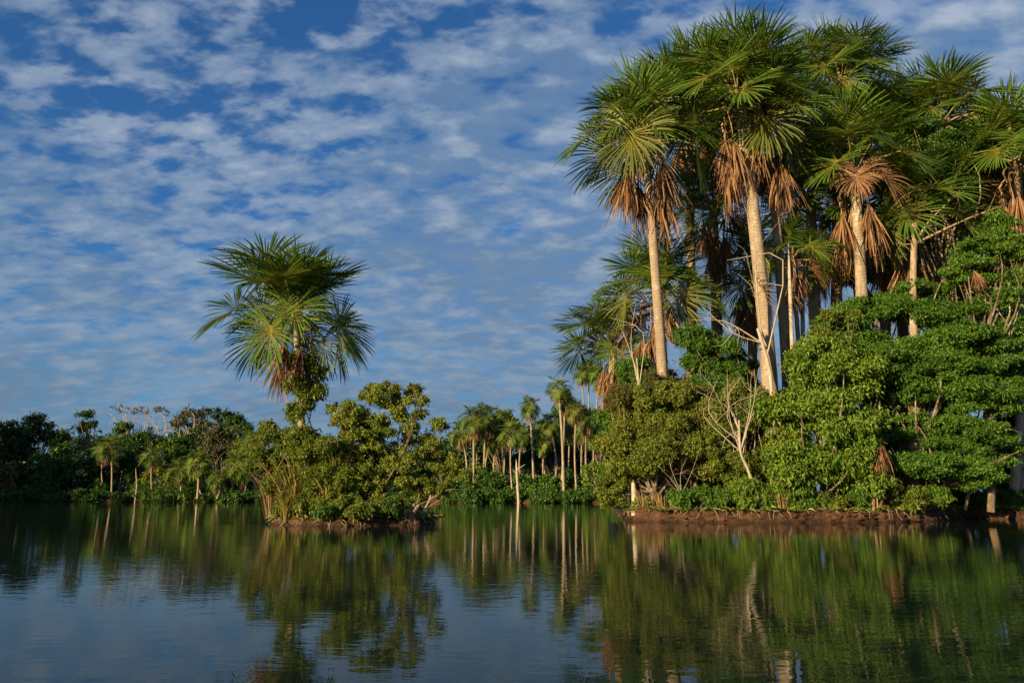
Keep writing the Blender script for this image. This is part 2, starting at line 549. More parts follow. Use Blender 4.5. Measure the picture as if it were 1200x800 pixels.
def far_palm(label, group, bx, d, heart, tw, S, seed, skirt=True, gz=0.8, twin=None):
    rng = np.random.default_rng(seed)
    B = ground(bx, d, gz - 0.3)
    H = at(heart[0], heart[1], d)
    h = H - B
    root = thing('fan_palm', label, 'palm tree', B, group)
    r = tw * 0.5 * d / F
    link('trunk', trunk_mesh([np.zeros(3), h * 0.5 + [rng.normal() * 0.35, 0, 0], h], r * 0.68, r * 0.5, 14, 7, M_PALM, rng, 3), root)
    c = link('crown', CR_LO[seed % 5], root, h)
    c.rotation_euler = (0, 0, rng.uniform(0, 6.28))
    S *= 0.9
    c.scale = (S, S, S)
    if skirt:
        k = link('skirt', SK_LO[seed % 3], root, h + [0, 0, -0.25 * S])
        k.rotation_euler = (0, 0, rng.uniform(0, 6.28))
        k.scale = (S, S, S * rng.uniform(0.8, 1.1))
    return root


G_M = 'distant palms on the middle shore'
far_palm('tallest palm of the middle shore with round crown and rusty skirt', G_M, 661, 108, (655, 456), 5.5, 0.95, 1)
far_palm('palm left of the tallest middle shore palm, long bare trunk and small crown', G_M, 626, 112, (621, 477), 4.5, 0.9, 2)
far_palm('palm with a rusty skirt standing low between the two tall middle palms', G_M, 648, 114, (644, 497), 4.0, 0.85, 3)
far_palm('palm on the waterline with a very thin white trunk reaching the water', G_M, 676, 107, (675, 482), 3.6, 0.8, 4)
far_palm('palm with a bundle of tan dead fronds around its trunk by the right bushes', G_M, 690, 112, (687, 492), 5.0, 0.95, 5)
far_palm('thin palm behind the right bushes, leftmost of the four thin stems', G_M, 684, 128, (682, 438), 3.2, 0.95, 6)
far_palm('thin palm second from the left among the four thin stems', G_M, 690, 130, (690, 432), 3.2, 1.0, 7)
far_palm('thin palm third from the left among the four thin stems', G_M, 702, 126, (702, 440), 3.6, 1.0, 8)
far_palm('thin palm closest to the right bushes among the four thin stems', G_M, 708, 124, (708, 452), 3.2, 0.9, 10)
far_palm('palm with the broad dense crown opening the middle grove beside the island tree', G_M, 555, 112, (555, 492), 4.5, 1.15, 11)
far_palm('palm with a tan skirt just right of the dense crowned middle palm', G_M, 566, 113, (569, 489), 4.0, 1.15, 12)
far_palm('short palm low at the left end of the middle grove', G_M, 542, 114, (541, 508), 3.5, 0.95, 13)
far_palm('low palm under the dense crowned palm', G_M, 571, 115, (574, 516), 3.4, 0.85, 15)
far_palm('dark crowned palm left of the leaning bare pole', G_M, 601, 108, (599, 508), 3.2, 1.0, 16)
far_palm('palm behind the dark crowned palm at the grove centre', G_M, 588, 118, (588, 493), 3.2, 1.15, 17)
far_palm('short palm tucked under the long trunked palm', G_M, 638, 118, (637, 520), 3.2, 0.85, 18)
far_palm('short palm right of the tallest middle palm under its skirt', G_M, 667, 118, (668, 500), 3.2, 0.85, 20)
far_palm('slender pale palm between the pole and the long trunked palm', G_M, 613, 116, (611, 512), 3.4, 0.75, 41)
far_palm('slender palm leaning a little left of the rusty skirted low palm', G_M, 640, 121, (634, 500), 3.2, 0.85, 42)
far_palm('slender second trunk close beside the tallest middle palm', G_M, 657, 109, (662, 470), 3.6, 0.8, 43)
far_palm('short pale palm left of the palm with the bundle of tan fronds', G_M, 683, 115, (682, 508), 3.2, 0.75, 45)
far_palm('slender palm pressed against the right bushes below the four thin stems', G_M, 698, 114, (696, 512), 3.4, 0.8, 46)
far_palm('slim pale palm inside the dense middle grove, centre trunk', G_M, 560, 116, (561, 500), 3.0, 0.9, 47)
far_palm('slim pale palm inside the dense middle grove, right trunk', G_M, 578, 117, (581, 502), 3.0, 0.9, 48)
G_F = 'palms along the far left shore'
far_palm('far palm pair half with the pinkish trunk above the dark left trees', G_F, 130, 126, (130, 524), 3.2, 1.15, 21)
far_palm('far palm beside the pinkish trunk, slightly lower and to its left', G_F, 123, 127, (122, 528), 2.6, 1.0, 22)
far_palm('far palm with a rusty skirt left of the brightest far trunk', G_F, 211, 121, (210, 552), 3.4, 1.05, 23)
far_palm('far palm with the brightest tan trunk and skirt on the left shore', G_F, 231, 120, (232, 542), 4.2, 1.15, 25)
far_palm('far palm with slim trunk just right of the brightest far trunk', G_F, 237, 121, (238, 548), 3.0, 0.9, 26)
far_palm('far palm on the waterline with a thin pale trunk and small crown', G_F, 254, 119.5, (254, 560), 3.2, 0.85, 27)
far_palm('far palm with pale trunk left of the golden island shrubs', G_F, 275, 121, (276, 546), 3.4, 1.15, 28)
far_palm('far palm with pale trunk touching the golden island shrubs', G_F, 284, 121, (284, 551), 3.0, 1.0, 30)
far_palm('far palm with small lit crown in the dark gap right of the bare pole', G_F, 178, 123, (178, 536), 2.6, 0.9, 31)
far_palm('far palm high at the right of the left forest with a drooping skirt', G_F, 297, 123, (297, 521), 3.0, 1.15, 33)


# ------------------------------------------------------------------ broadleaf trees and shrubs
def fill_clumps(rng, blobs, rel=(0.26, 0.42), flat=0.75, per=None):
    """break each blob of a crown into overlapping leaf clumps"""
    out = []
    for (c, r) in blobs:
        r = np.asarray(r, float)
        n = per or 14
        for k in range(n):
            v = rand_dir(rng, 1)[0] * rng.uniform(0.25, 1.0) ** 0.55
            cr = rng.uniform(*rel) * (r[0] * r[2]) ** 0.5
            p = np.asarray(c) + v * (r * 0.84)
            out.append((p, np.array([cr * rng.uniform(0.9, 1.4), cr * rng.uniform(0.9, 1.4), cr * flat])))
    return out


def crown_mesh(rng, clumps, L, W, cover, mat, up=0.4, droop=0.25, name='crown', spray=7):
    mb = MB()
    P, A, N = [], [], []
    for (c, r) in clumps:
        area = 4 * math.pi * ((r[0] * r[1]) ** 0.8 + (r[0] * r[2]) ** 0.8 * 2) / 3
        ns = max(4, int(area * cover / (0.5 * L * W) / spray))
        v = rand_dir(rng, ns)
        rr = rng.uniform(0.15, 1.0, ns) ** 0.45 * rng.uniform(0.88, 1.18, ns) * np.where(rng.random(ns) < 0.14, rng.uniform(1.0, 1.5, ns), 1)
        tip = c + v * rr[:, None] * r
        tw = nrm(v * [1, 1, 0.5] + rng.normal(size=v.shape) * 0.5)
        for k in range(spray):
            off = rng.uniform(0, 1, ns)[:, None]
            P.append(tip - tw * off * L * 2.2 + rng.normal(size=v.shape) * L * 0.35)
            A.append(nrm(tw + rng.normal(size=v.shape) * 0.75))
            N.append(nrm(nrm(v / r) * 0.8 + [0, 0, up] + rng.normal(size=v.shape) * 0.45))
    P, A, N = np.concatenate(P), np.concatenate(A), np.concatenate(N)
    n = len(P)
    s = rng.uniform(0.65, 1.3, n)
    leaves(mb, P, A, N, L * s, W * s, 0.22, droop)
    return mb.mesh(name, mat)


def limb_mesh(rng, base, fork, ends, r0, mat, name='trunk', wob=0.12, sub=0, kmin=0.45):
    mb = MB()
    L = np.linalg.norm(fork - base)
    c = curve([base, base + (fork - base) * 0.4 + rng.normal(size=3) * wob * L * 0.3,
               base + (fork - base) * 0.75 + rng.normal(size=3) * wob * L * 0.3, fork], 10)
    tube(mb, c, np.linspace(r0 * 1.25, r0 * 0.7, 10), 8)
    for e in ends:
        k = rng.uniform(kmin, 1.0)
        s = c[int(k * 9)]
        d = e - s
        ln = np.linalg.norm(d)
        mid = s + d * 0.5 + rng.normal(size=3) * wob * ln + [0, 0, 0.06 * ln]
        cc = curve([s, mid, e], 7)
        rr = r0 * 0.42 * min(1.0, 0.5 + ln / 5)
        tube(mb, cc, np.linspace(rr, rr * 0.2, 7), 5)
        for q in range(sub):
            j = rng.integers(2, 6)
            e2 = cc[j] + nrm(d / ln + rng.normal(size=3) * 0.8) * ln * rng.uniform(0.2, 0.45)
            tube(mb, [cc[j], (cc[j] + e2) / 2 + rng.normal(size=3) * 0.05 * ln, e2], [rr * 0.4, rr * 0.25, rr * 0.1], 4)
    return mb.mesh(name, mat, True)


def broadleaf(label, cat, group, bx, d, blobs, mat, L=0.17, W=0.085, cover=1.0, per=14, rel=(0.26, 0.42), flat=0.75,
              r0=0.10, up=0.4, seed=1, bark=None, gz=0.45, depth=0.8, name='broadleaf_tree', droop=0.25, fork=0.35):
    """blobs in photo pixels: (x, y, rx, ry[, depth offset])"""
    rng = np.random.default_rng(seed)
    if d < 60:
        L, W = L * 0.58, W * 0.60
    B = ground(bx, d, gz - 0.12)
    bl = []
    for b in blobs:
        dd = d + (b[4] if len(b) > 4 else 0)
        c = at(b[0], b[1], dd) - B
        rx, rz = b[2] * dd / F, b[3] * dd / F
        bl.append((c, (rx, max(0.5, depth * 0.5 * (rx + rz)), rz)))
    cl = fill_clumps(rng, bl, rel, flat, per)
    root = thing(name, label, cat, B, group)
    top = np.mean([c for c, r in bl], axis=0)
    fk = np.array([top[0] * 0.7, top[1] * 0.7, max(0.5, top[2] * fork)])
    ends = [c for c, r in cl]
    if len(ends) > 26:
        ends = [ends[i] for i in rng.choice(len(ends), 26, replace=False)]
    link('trunk', limb_mesh(rng, np.zeros(3), fk, ends, r0, bark or M_BARK), root)
    link('crown', crown_mesh(rng, cl, L, W, cover, M_L[mat], up, droop), root)
    return root


G_B = 'leafy trees and shrubs on the right bank'
broadleaf('layered evergreen tree with wide flat leaf tiers filling the upper right bank', 'tree', G_B, 1066, 33.2,
          [(985, 385, 50, 26), (1065, 355, 70, 26, .8), (1150, 345, 60, 30), (1040, 405, 75, 24, -.8), (1130, 405, 75, 26, -.9), (1195, 390, 50, 30),
           (1060, 450, 60, 26, -.6), (1150, 460, 70, 28, -.8), (1000, 415, 40, 22, -.4), (1110, 372, 50, 22, -.3), (1185, 430, 45, 24, -.8), (1020, 360, 40, 20, .2), (1100, 432, 60, 20, -.9)], 'bright', per=19, rel=(0.30, 0.52), flat=0.42, r0=0.17, seed=201, fork=0.5, L=0.16, W=0.085)
broadleaf('low layered tree with overhanging flat tiers beside the dark inlet', 'tree', G_B, 1084, 32.8,
          [(1060, 500, 42, 22), (1120, 505, 60, 24, -.5), (1165, 525, 45, 24, -.2), (1090, 545, 55, 22, -.9), (1140, 555, 40, 20, -.7)],
          'bright', per=17, rel=(0.30, 0.52), flat=0.42, r0=0.16, seed=202, fork=0.45, L=0.15, W=0.08)
broadleaf('bright broad leaved tree with a rounded face just right of the thick trunk', 'tree', G_B, 965, 31.5,
          [(950, 430, 45, 40), (1000, 430, 45, 40, .3), (925, 485, 42, 40, -.3), (985, 490, 50, 42, -.4), (940, 540, 48, 36, -.4), (1005, 545, 42, 36, -.3)],
          'lime', L=0.23, W=0.12, per=18, r0=0.15, seed=203, droop=0.45)
broadleaf('big olive tree with a tangled crown at the left end of the right bank', 'tree', G_B, 770, 33.0,
          [(745, 475, 38, 34), (790, 480, 40, 36, -.4), (725, 530, 32, 40), (770, 535, 45, 40, -.6), (820, 530, 35, 36, -.5), (715, 572, 24, 22)],
          'olive', L=0.15, W=0.08, per=14, r0=0.16, seed=204)
broadleaf('rusty flowering tree with brownish crown tips below the slender palm', 'tree', G_B, 780, 33.2,
          [(730, 470, 28, 22), (770, 455, 36, 24), (805, 468, 32, 24), (795, 500, 26, 20, -.7)], 'rust', L=0.14, W=0.07, per=13, r0=0.10, seed=205)
broadleaf('fresh green tree leaning out over the tip of the bank', 'tree', G_B, 742, 36.0,
          [(722, 505, 22, 34), (728, 555, 26, 28, -1), (748, 440, 26, 26)], 'bright', L=0.15, W=0.08, per=14, r0=0.10, seed=206)
broadleaf('rounded bright tree between the two front palm trunks', 'tree', G_B, 830, 34.0,
          [(812, 408, 32, 30), (845, 415, 34, 34), (830, 455, 36, 26), (870, 440, 25, 40, .4)], 'bright', L=0.15, W=0.08, per=14, r0=0.11, seed=207)
broadleaf('olive shrub behind the pale bare branches', 'shrub', G_B, 865, 32.6,
          [(850, 490, 35, 35), (880, 470, 26, 45), (850, 545, 38, 30, -.4), (890, 540, 26, 36, -.3)], 'olive', L=0.16, W=0.075, per=13, r0=0.09, seed=208)
broadleaf('dark broadleaf crown high among the palms at right', 'tree', G_B, 1090, 35.5,
          [(1075, 160, 34, 26), (1110, 175, 36, 26), (1065, 205, 34, 22), (1105, 215, 40, 26), (1040, 190, 22, 20)], 'deep', L=0.16, W=0.09, per=13, flat=0.45,
          rel=(0.32, 0.5), r0=0.14, seed=209, fork=0.7)
broadleaf('leafy crown near the right edge below the drooping palm fans', 'tree', G_B, 1160, 32.5,
          [(1150, 295, 38, 26), (1190, 300, 30, 34), (1125, 318, 26, 18), (1170, 265, 24, 18)], 'bright', L=0.16, W=0.085, per=13, flat=0.4, rel=(0.32, 0.5), r0=0.12, seed=210, fork=0.7)
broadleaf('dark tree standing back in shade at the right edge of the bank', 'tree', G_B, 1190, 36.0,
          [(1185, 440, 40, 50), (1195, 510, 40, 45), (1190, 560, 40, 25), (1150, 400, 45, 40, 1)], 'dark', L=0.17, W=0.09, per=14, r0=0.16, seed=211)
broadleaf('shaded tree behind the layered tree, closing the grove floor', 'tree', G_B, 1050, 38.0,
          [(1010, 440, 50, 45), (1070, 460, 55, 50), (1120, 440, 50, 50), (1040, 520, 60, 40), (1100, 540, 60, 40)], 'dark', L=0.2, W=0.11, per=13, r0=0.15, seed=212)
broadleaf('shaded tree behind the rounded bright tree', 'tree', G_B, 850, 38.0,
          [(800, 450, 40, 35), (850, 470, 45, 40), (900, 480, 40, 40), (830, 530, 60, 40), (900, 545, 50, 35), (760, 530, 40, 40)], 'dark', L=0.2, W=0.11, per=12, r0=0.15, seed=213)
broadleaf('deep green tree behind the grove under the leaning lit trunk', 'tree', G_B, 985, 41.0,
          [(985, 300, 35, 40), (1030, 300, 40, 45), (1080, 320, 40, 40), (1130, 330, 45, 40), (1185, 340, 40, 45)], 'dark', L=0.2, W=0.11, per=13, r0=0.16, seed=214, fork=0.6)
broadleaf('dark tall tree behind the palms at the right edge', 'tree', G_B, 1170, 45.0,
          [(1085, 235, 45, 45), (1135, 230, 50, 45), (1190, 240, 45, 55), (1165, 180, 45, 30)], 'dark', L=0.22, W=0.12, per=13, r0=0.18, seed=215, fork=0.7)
# low herbs along the lip of the bank
broadleaf('yellow green large leaved sapling at the right side of the thick palm trunk', 'sapling', G_B, 915, 31.2,
          [(918, 520, 16, 30), (930, 560, 20, 18), (908, 480, 12, 18)], 'gold', L=0.30, W=0.13, per=10, r0=0.05, seed=221, droop=0.6, name='sapling')
broadleaf('olive shrub with hanging leaves between the broad leaved tree and the low layered tree', 'shrub', G_B, 1030, 31.4,
          [(1035, 560, 24, 24), (1020, 530, 18, 22)], 'olive', L=0.24, W=0.07, per=10, r0=0.05, seed=222, droop=0.8)
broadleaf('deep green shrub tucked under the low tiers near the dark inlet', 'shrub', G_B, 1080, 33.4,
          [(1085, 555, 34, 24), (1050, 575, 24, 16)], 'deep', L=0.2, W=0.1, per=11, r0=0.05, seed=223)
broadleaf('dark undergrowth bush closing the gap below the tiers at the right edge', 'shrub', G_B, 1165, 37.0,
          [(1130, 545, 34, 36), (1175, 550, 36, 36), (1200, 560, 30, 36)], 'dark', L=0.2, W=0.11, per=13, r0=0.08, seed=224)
broadleaf('olive bush climbing over the left shoulder of the layered tree', 'shrub', G_B, 960, 32.2,
          [(958, 400, 26, 18), (985, 372, 24, 14), (935, 420, 18, 16)], 'olive', L=0.2, W=0.09, per=11, r0=0.05, seed=225)
G_H = 'low leafy shrubs along the bank edge'
for i, (x, y, rx, ry, d, mt, lab) in enumerate([
        (752, 582, 12, 14, 32.4, 'gold', 'low golden shrub on the outermost tip of the bank'),
        (800, 580, 18, 13, 31.6, 'bright', 'low leafy shrub on the bank under the olive tree'),
        (836, 576, 20, 18, 31.2, 'bright', 'wide low shrub on the bank left of the bare branches'),
        (872, 574, 20, 20, 31.0, 'lime', 'bright low shrub at the foot of the pale bare branches'),
        (905, 575, 18, 20, 31.0, 'lime', 'bright low shrub at the foot of the tallest palm'),
        (938, 580, 18, 14, 30.9, 'bright', 'leafy low shrub on the bank under the bright broad leaved tree'),
        (972, 582, 16, 12, 31.0, 'olive', 'small olive shrub on the bank left of the hanging dead frond'),
        (1010, 580, 16, 14, 31.2, 'bright', 'low shrub on the bank beside the hanging dead frond'),
        (1062, 578, 22, 14, 31.6, 'olive', 'low arching shrub on the bank right of the hanging dead frond'),
        (1092, 576, 18, 16, 32.2, 'bright', 'low shrub drooping at the left side of the dark inlet'),
        (1165, 580, 24, 10, 35.2, 'bright', 'low green shrub on the bank beyond the dark inlet'),
        (1195, 578, 22, 14, 34.6, 'deep', 'low dark shrub at the right end of the bank'),
        (1132, 578, 20, 12, 36.0, 'deep', 'low shaded shrub inside the dark inlet')]):
    broadleaf(lab, 'shrub', G_H, x, d, [(x, y + 4, rx, ry)], mt, L=0.17, W=0.075, per=9, rel=(0.35, 0.55), r0=0.03, seed=230 + i, droop=0.5, name='low_shrub', gz=0.5)

# island
G_I = 'trees and shrubs on the island'
broadleaf('spreading leafy tree with an open crown on the right half of the island', 'tree', G_I, 440, 29.0,
          [(440, 462, 34, 18), (470, 458, 30, 12, .3), (405, 485, 24, 22, -.2), (425, 500, 40, 26, -.4), (480, 480, 32, 22), (515, 497, 13, 10), (455, 510, 42, 26), (500, 525, 20, 22, .2), (415, 530, 30, 24, -.3), (470, 550, 34, 26, -.2),
           (430, 562, 34, 22, -.5)],
          'gold', L=0.15, W=0.075, cover=0.62, per=26, rel=(0.13, 0.30), flat=0.6, r0=0.07, seed=251, depth=1.0)
broadleaf('deep green bush in the shaded middle of the island', 'shrub', G_I, 425, 29.8,
          [(395, 530, 30, 26), (440, 545, 36, 28), (480, 560, 28, 24), (425, 500, 26, 26)], 'deep', L=0.15, W=0.08, cover=0.8, per=11, r0=0.07, seed=252)
broadleaf('low green shrub hanging over the right waterline of the island', 'shrub', G_I, 485, 28.8,
          [(490, 572, 22, 16), (512, 575, 14, 12), (468, 585, 18, 10, -.4), (526, 566, 8, 5)], 'olive', L=0.13, W=0.06, cover=0.8, per=11, r0=0.05, seed=253, gz=0.2)
broadleaf('golden shrub under the island palm with yellow stalks', 'shrub', G_I, 368, 28.0,
          [(372, 540, 26, 32), (350, 520, 22, 26), (395, 565, 24, 22), (360, 575, 22, 18)], 'gold', L=0.15, W=0.06, cover=0.7, per=11, r0=0.06, seed=254)
broadleaf('brownish shrub at the left end of the island', 'shrub', G_I, 330, 29.6,
          [(322, 525, 28, 24), (300, 540, 20, 20), (330, 560, 24, 24), (345, 505, 22, 20)], 'olive', L=0.14, W=0.06, cover=0.75, per=11, r0=0.06, seed=255, gz=0.25)
broadleaf('low leafy shrub on the front lip of the island', 'shrub', G_I, 410, 27.4,
          [(400, 590, 24, 12), (435, 592, 22, 10), (375, 592, 12, 10)], 'gold', L=0.14, W=0.06, cover=0.8, per=10, r0=0.03, seed=256, gz=0.25)
for i, (x, y, rx, ry, d, mt, lab) in enumerate([
        (352, 592, 14, 12, 27.6, 'gold', 'low shrub at the foot of the island palm'),
        (385, 600, 16, 8, 27.1, 'bright', 'low green shrub trailing into the water at the island front'),
        (420, 600, 16, 8, 27.1, 'olive', 'low olive shrub trailing into the water in the middle of the island'),
        (455, 596, 16, 9, 27.5, 'deep', 'low dark shrub beside the arching roots of the island'),
        (332, 595, 10, 10, 28.2, 'gold', 'low shrub on the left tip of the island')]):
    broadleaf(lab, 'shrub', 'low shrubs round the island edge', x, d, [(x, y, rx, ry)], mt, L=0.15, W=0.065, per=9, rel=(0.35, 0.55), r0=0.025, seed=270 + i, droop=0.6, name='low_shrub', gz=0.25)
rv = np.random.default_rng(260)
vb = ground(362, 28.4, 0.2)
vine = thing('climbing_vine', 'leafy climbing vine wrapped round the trunk of the island palm', 'vine', vb)
bl = [(at(x, y, 28.45) - vb, (rx * .0305, 0.42, ry * .0305)) for x, y, rx, ry in
      [(358, 425, 22, 16), (345, 450, 18, 16), (365, 455, 18, 22), (372, 432, 12, 14), (352, 485, 16, 20), (362, 515, 16, 20)]]
cl = fill_clumps(rv, bl, (0.3, 0.48), 0.9, 9)
link('foliage', crown_mesh(rv, cl, 0.10, 0.055, 0.55, M_L['olive'], name='foliage', droop=0.5), vine)
mbv = MB()
for k in range(3):
    zz = np.linspace(0, 5.2, 24)
    xs = (at(356, 400, 28.4) - vb)
    tube(mbv, np.stack([xs[0] * zz / 5.2 + 0.24 * np.cos(zz * 1.6 + k * 2), 0.2 + 0.24 * np.sin(zz * 1.6 + k * 2), zz], -1), 0.02, 5)
link('stem', mbv.mesh('stem', M_BARK, True), vine)


def blade_tuft(label, cat, group, px, d, n, H, mat, seed, gz=0.3, spread=0.45, w=0.035, name='reed_clump', rad=0.25):
    rng = np.random.default_rng(seed)
    B = ground(px, d, gz)
    mb = MB()
    for k in range(n):
        a = rng.uniform(0, 6.283)
        o = np.array([math.cos(a), math.sin(a), 0])
        h = H * rng.uniform(0.5, 1.1)
        s = spread * rng.uniform(0.1, 1.2) * h
        p0 = o * rng.uniform(0, rad) - np.array([0, 0, 0.05])
        c = curve([p0, p0 + o * s * 0.25 + [0, 0, h * 0.55], p0 + o * s * 0.7 + [0, 0, h * 0.92], p0 + o * s * 1.3 + [0, 0, h * rng.uniform(0.7, 1.0)]], 8)
        side = np.array([-o[1], o[0], 0]) + rng.normal(size=3) * 0.3
        ww = w * np.array([0.7, 1, 1, 1, 0.9, 0.7, 0.45, 0.1])[:, None] * 0.5
        V = np.stack([c - side * ww, c + side * ww], 1).reshape(-1, 3)
        i = np.arange(7) * 2
        mb.add(V, np.stack([i, i + 1, i + 3, i + 2], -1))
    o = link(name, mb.mesh(name, M_L[mat]), None, B)
    o['label'], o['category'] = label, cat
    if group:
        o['group'] = group
    return o


G_RD = 'reed clumps on the island'
blade_tuft('tall yellow reed clump arching at the left foot of the island palm', 'reeds', G_RD, 346, 28.0, 80, 2.3, 'reed', 301, 0.2, 0.8, 0.04)
blade_tuft('short yellow reed clump leaning over the water left of the palm base', 'reeds', G_RD, 336, 27.9, 60, 1.2, 'reed', 302, 0.15, 0.7, 0.05)
blade_tuft('dry straw reed clump behind the palm on the left of the island', 'reeds', G_RD, 318, 29.8, 50, 2.0, 'straw', 303, 0.2, 0.7, 0.03)
blade_tuft('green yellow reed clump in the middle of the island front', 'reeds', G_RD, 385, 27.7, 60, 1.5, 'reed', 304, 0.2, 0.5, 0.05)
blade_tuft('tall reed clump with pale blades behind the golden shrub', 'reeds', G_RD, 395, 28.6, 60, 2.9, 'reed', 305, 0.2, 0.5, 0.04)
G_ST = 'straw tufts on the right bank'
blade_tuft('straw tuft hanging by the grey stump at the bank tip', 'grass tuft', G_ST, 757, 32.2, 45, 0.9, 'straw', 306, 0.45, 0.7, 0.022, 'straw_tuft', 0.35)
blade_tuft('straw tuft on the bank edge under the olive tree', 'grass tuft', G_ST, 776, 31.9, 45, 0.8, 'straw', 307, 0.45, 0.8, 0.022, 'straw_tuft', 0.35)
blade_tuft('straw tuft at the foot of the thick palm trunk', 'grass tuft', G_ST, 918, 30.9, 40, 0.7, 'straw', 308, 0.45, 0.8, 0.022, 'straw_tuft', 0.3)
blade_tuft('straw tuft under the hanging dead frond', 'grass tuft', G_ST, 1022, 31.2, 60, 0.7, 'straw', 309, 0.45, 0.8, 0.04, 'straw_tuft', 0.4)
blade_tuft('straw tuft left of the dark inlet', 'grass tuft', G_ST, 1072, 31.8, 60, 0.6, 'straw', 310, 0.45, 0.9, 0.04, 'straw_tuft', 0.4)


# ------------------------------------------------------------------ bare wood
def bare(label, cat, px, d, tips, r0, mat, seed, gz=0.4, name='bare_tree', group=None, sub=3, fork=None, wob=0.10, crown=None, kmin=0.45):
    rng = np.random.default_rng(seed)
    B = ground(px, d, gz - 0.1)
    ends = [at(x, y, d + o) - B for x, y, o in tips]
    fk = np.mean(ends, axis=0) * 0.5 if fork is None else at(fork[0], fork[1], d) - B
    root = thing(name, label, cat, B, group)
    link('trunk', limb_mesh(rng, np.zeros(3), fk, ends, r0, mat, wob=wob, sub=sub, kmin=kmin), root)
    if crown:
        bl = [(at(x, y, d) - B, (rx * d / F, rx * d / F, ry * d / F)) for x, y, rx, ry in crown[0]]
        link('crown', crown_mesh(rng, fill_clumps(rng, bl, (0.2, 0.35), 0.5, 14), crown[2], crown[2] * 0.5, crown[3], M_L[crown[1]]), root)
    return root


bare('pale leafless shrub with white forked branches in front of the olive shrub', 'bare shrub', 893, 30.9,
     [(816, 458, 0), (842, 440, 0), (852, 433, .2), (868, 442, 0), (884, 432, 0), (880, 450, .2), (905, 455, 0), (835, 470, -.2), (862, 470, .2), (845, 530, 0), (912, 470, .1)],
     0.055, M_PALE, 401, 0.5, 'bare_shrub', fork=(866, 492), sub=4, wob=0.2, kmin=0.55)
bare('bare thin stems leaning out below the olive tree', 'bare shrub', 800, 31.6, [(770, 545, 0), (785, 530, 0), (806, 535, 0), (822, 520, 0), (780, 560, 0)], 0.045, M_DEADW, 402, 0.5, 'bare_shrub', sub=3)
bare('forked grey dead tree between the tan skirt and the right edge palms', 'bare tree', 1068, 33.0,
     [(1133, 216, 0), (1050, 285, 0), (1183, 238, 0), (1110, 240, 0)], 0.17, M_DEADW, 403, 0.5, fork=(1072, 262), sub=2, wob=0.05, kmin=0.92)
bare('dead pale stem with crooked arms in the gap between the front trunks', 'bare tree', 905, 32.0, [(852, 305, 0), (826, 362, 0), (810, 375, 0), (875, 300, 0), (885, 260, 0)], 0.09, M_PALE, 404, 0.5, fork=(888, 385), sub=2, wob=0.2, kmin=0.85)
bare('thin white bent stem below the low palm at the grove left', 'bare tree', 748, 35.0, [(745, 355, 0), (715, 372, 0), (728, 385, 0)], 0.07, M_PALE, 405, 0.5, fork=(746, 420), sub=1, wob=0.2, kmin=0.8)
bare('dry twiggy branches reaching across the shaded bank at right', 'fallen branch', 1130, 33.4, [(1075, 475, 0), (1170, 470, 0), (1100, 485, 0), (1185, 505, 0), (1150, 490, 0)], 0.06, M_DEADW, 406, 0.5, 'dead_branch', fork=(1130, 480), sub=3)
bare('tangle of bare roots arching into the water at the island right end', 'roots', 482, 28.3, [(455, 612, -.5), (470, 614, -.7), (500, 612, -.3), (515, 606, 0), (490, 575, 0), (505, 585, 0)], 0.07, M_DEADW, 407, 0.25, 'root_tangle', fork=(486, 590), sub=3)
bare('sunlit bare branch reaching right from the island over the water', 'fallen branch', 492, 28.6, [(545, 574, 0), (525, 579, 0), (512, 570, 0)], 0.035, M_PALE, 408, 0.25, 'dead_branch', fork=(505, 580), sub=2)
# leaning and bare poles
G_PO = 'bare poles in the shallows of the middle shore'


def pole(label, group, bx, by, tx, ty, d, w, mat, cat='snag', name='bare_snag', gz=-0.3):
    rng = np.random.default_rng(bx)
    B = ground(bx, d, gz)
    T = at(tx, ty, d) - B
    mb = MB()
    r = w * 0.5 * d / F
    tube(mb, curve([np.zeros(3), T * 0.5 + [rng.normal() * 0.02 * T[2], 0, 0], T], 12), np.linspace(r * 1.2, r * 0.8, 12) * rng.uniform(0.88, 1.12, 12) * np.append(np.ones(10), [0.8, 0.3]), 8)
    for k in range(2 if name == 'bare_snag' and w < 4 else 0):
        s = T * rng.uniform(0.55, 0.9)
        e = s + np.array([rng.normal() * 6 * r, rng.normal() * 3 * r, 4 * r])
        tube(mb, [s, (s + e) / 2, e], [r * 0.4, r * 0.3, r * 0.15], 5)
    o = link(name, mb.mesh(name, mat, True), None, B)
    o['label'], o['category'] = label, cat
    if group:
        o['group'] = group
    return o


pole('bare white pole leaning beside the dark crowned middle palm', G_PO, 608, 588, 605, 538, 106, 2.8, M_PALE)
pole('bare pole standing in the far water at the dark left forest', None, 158, 590, 159, 548, 121, 1.8, M_DEADW)
pole('pale broken stump at the outer tip of the right bank', None, 744, 605, 742, 563, 32.6, 7, M_PALE, 'stump', 'stump', 0.2)
pole('leaning dry trunk on the right foot of the island', None, 476, 614, 492, 590, 27.9, 6, M_BARK, 'stump', 'stump', -0.1)
pole('short brown broken trunk among the leaf tiers of the layered tree', None, 1068, 480, 1067, 400, 33.0, 15, M_PALMD, 'snag', 'bare_snag', 0.4)
snag_palm = pole('grey broken palm trunk with a shaggy tan skirt beside the right edge palm', None, 1186, 480, 1187, 228, 35.0, 9, M_PALE, 'snag', 'bare_snag', 0.4)
pole('thin pale trunk bare to the top between the thick trunk and the leaning one', None, 935, 480, 924, 285, 33.4, 5, M_PALE, 'snag', 'bare_snag', 0.4)
pole('slender bare trunk right of the twin thin stems in the grove gap', None, 955, 480, 940, 275, 35.2, 6, M_PALE, 'snag', 'bare_snag', 0.4)

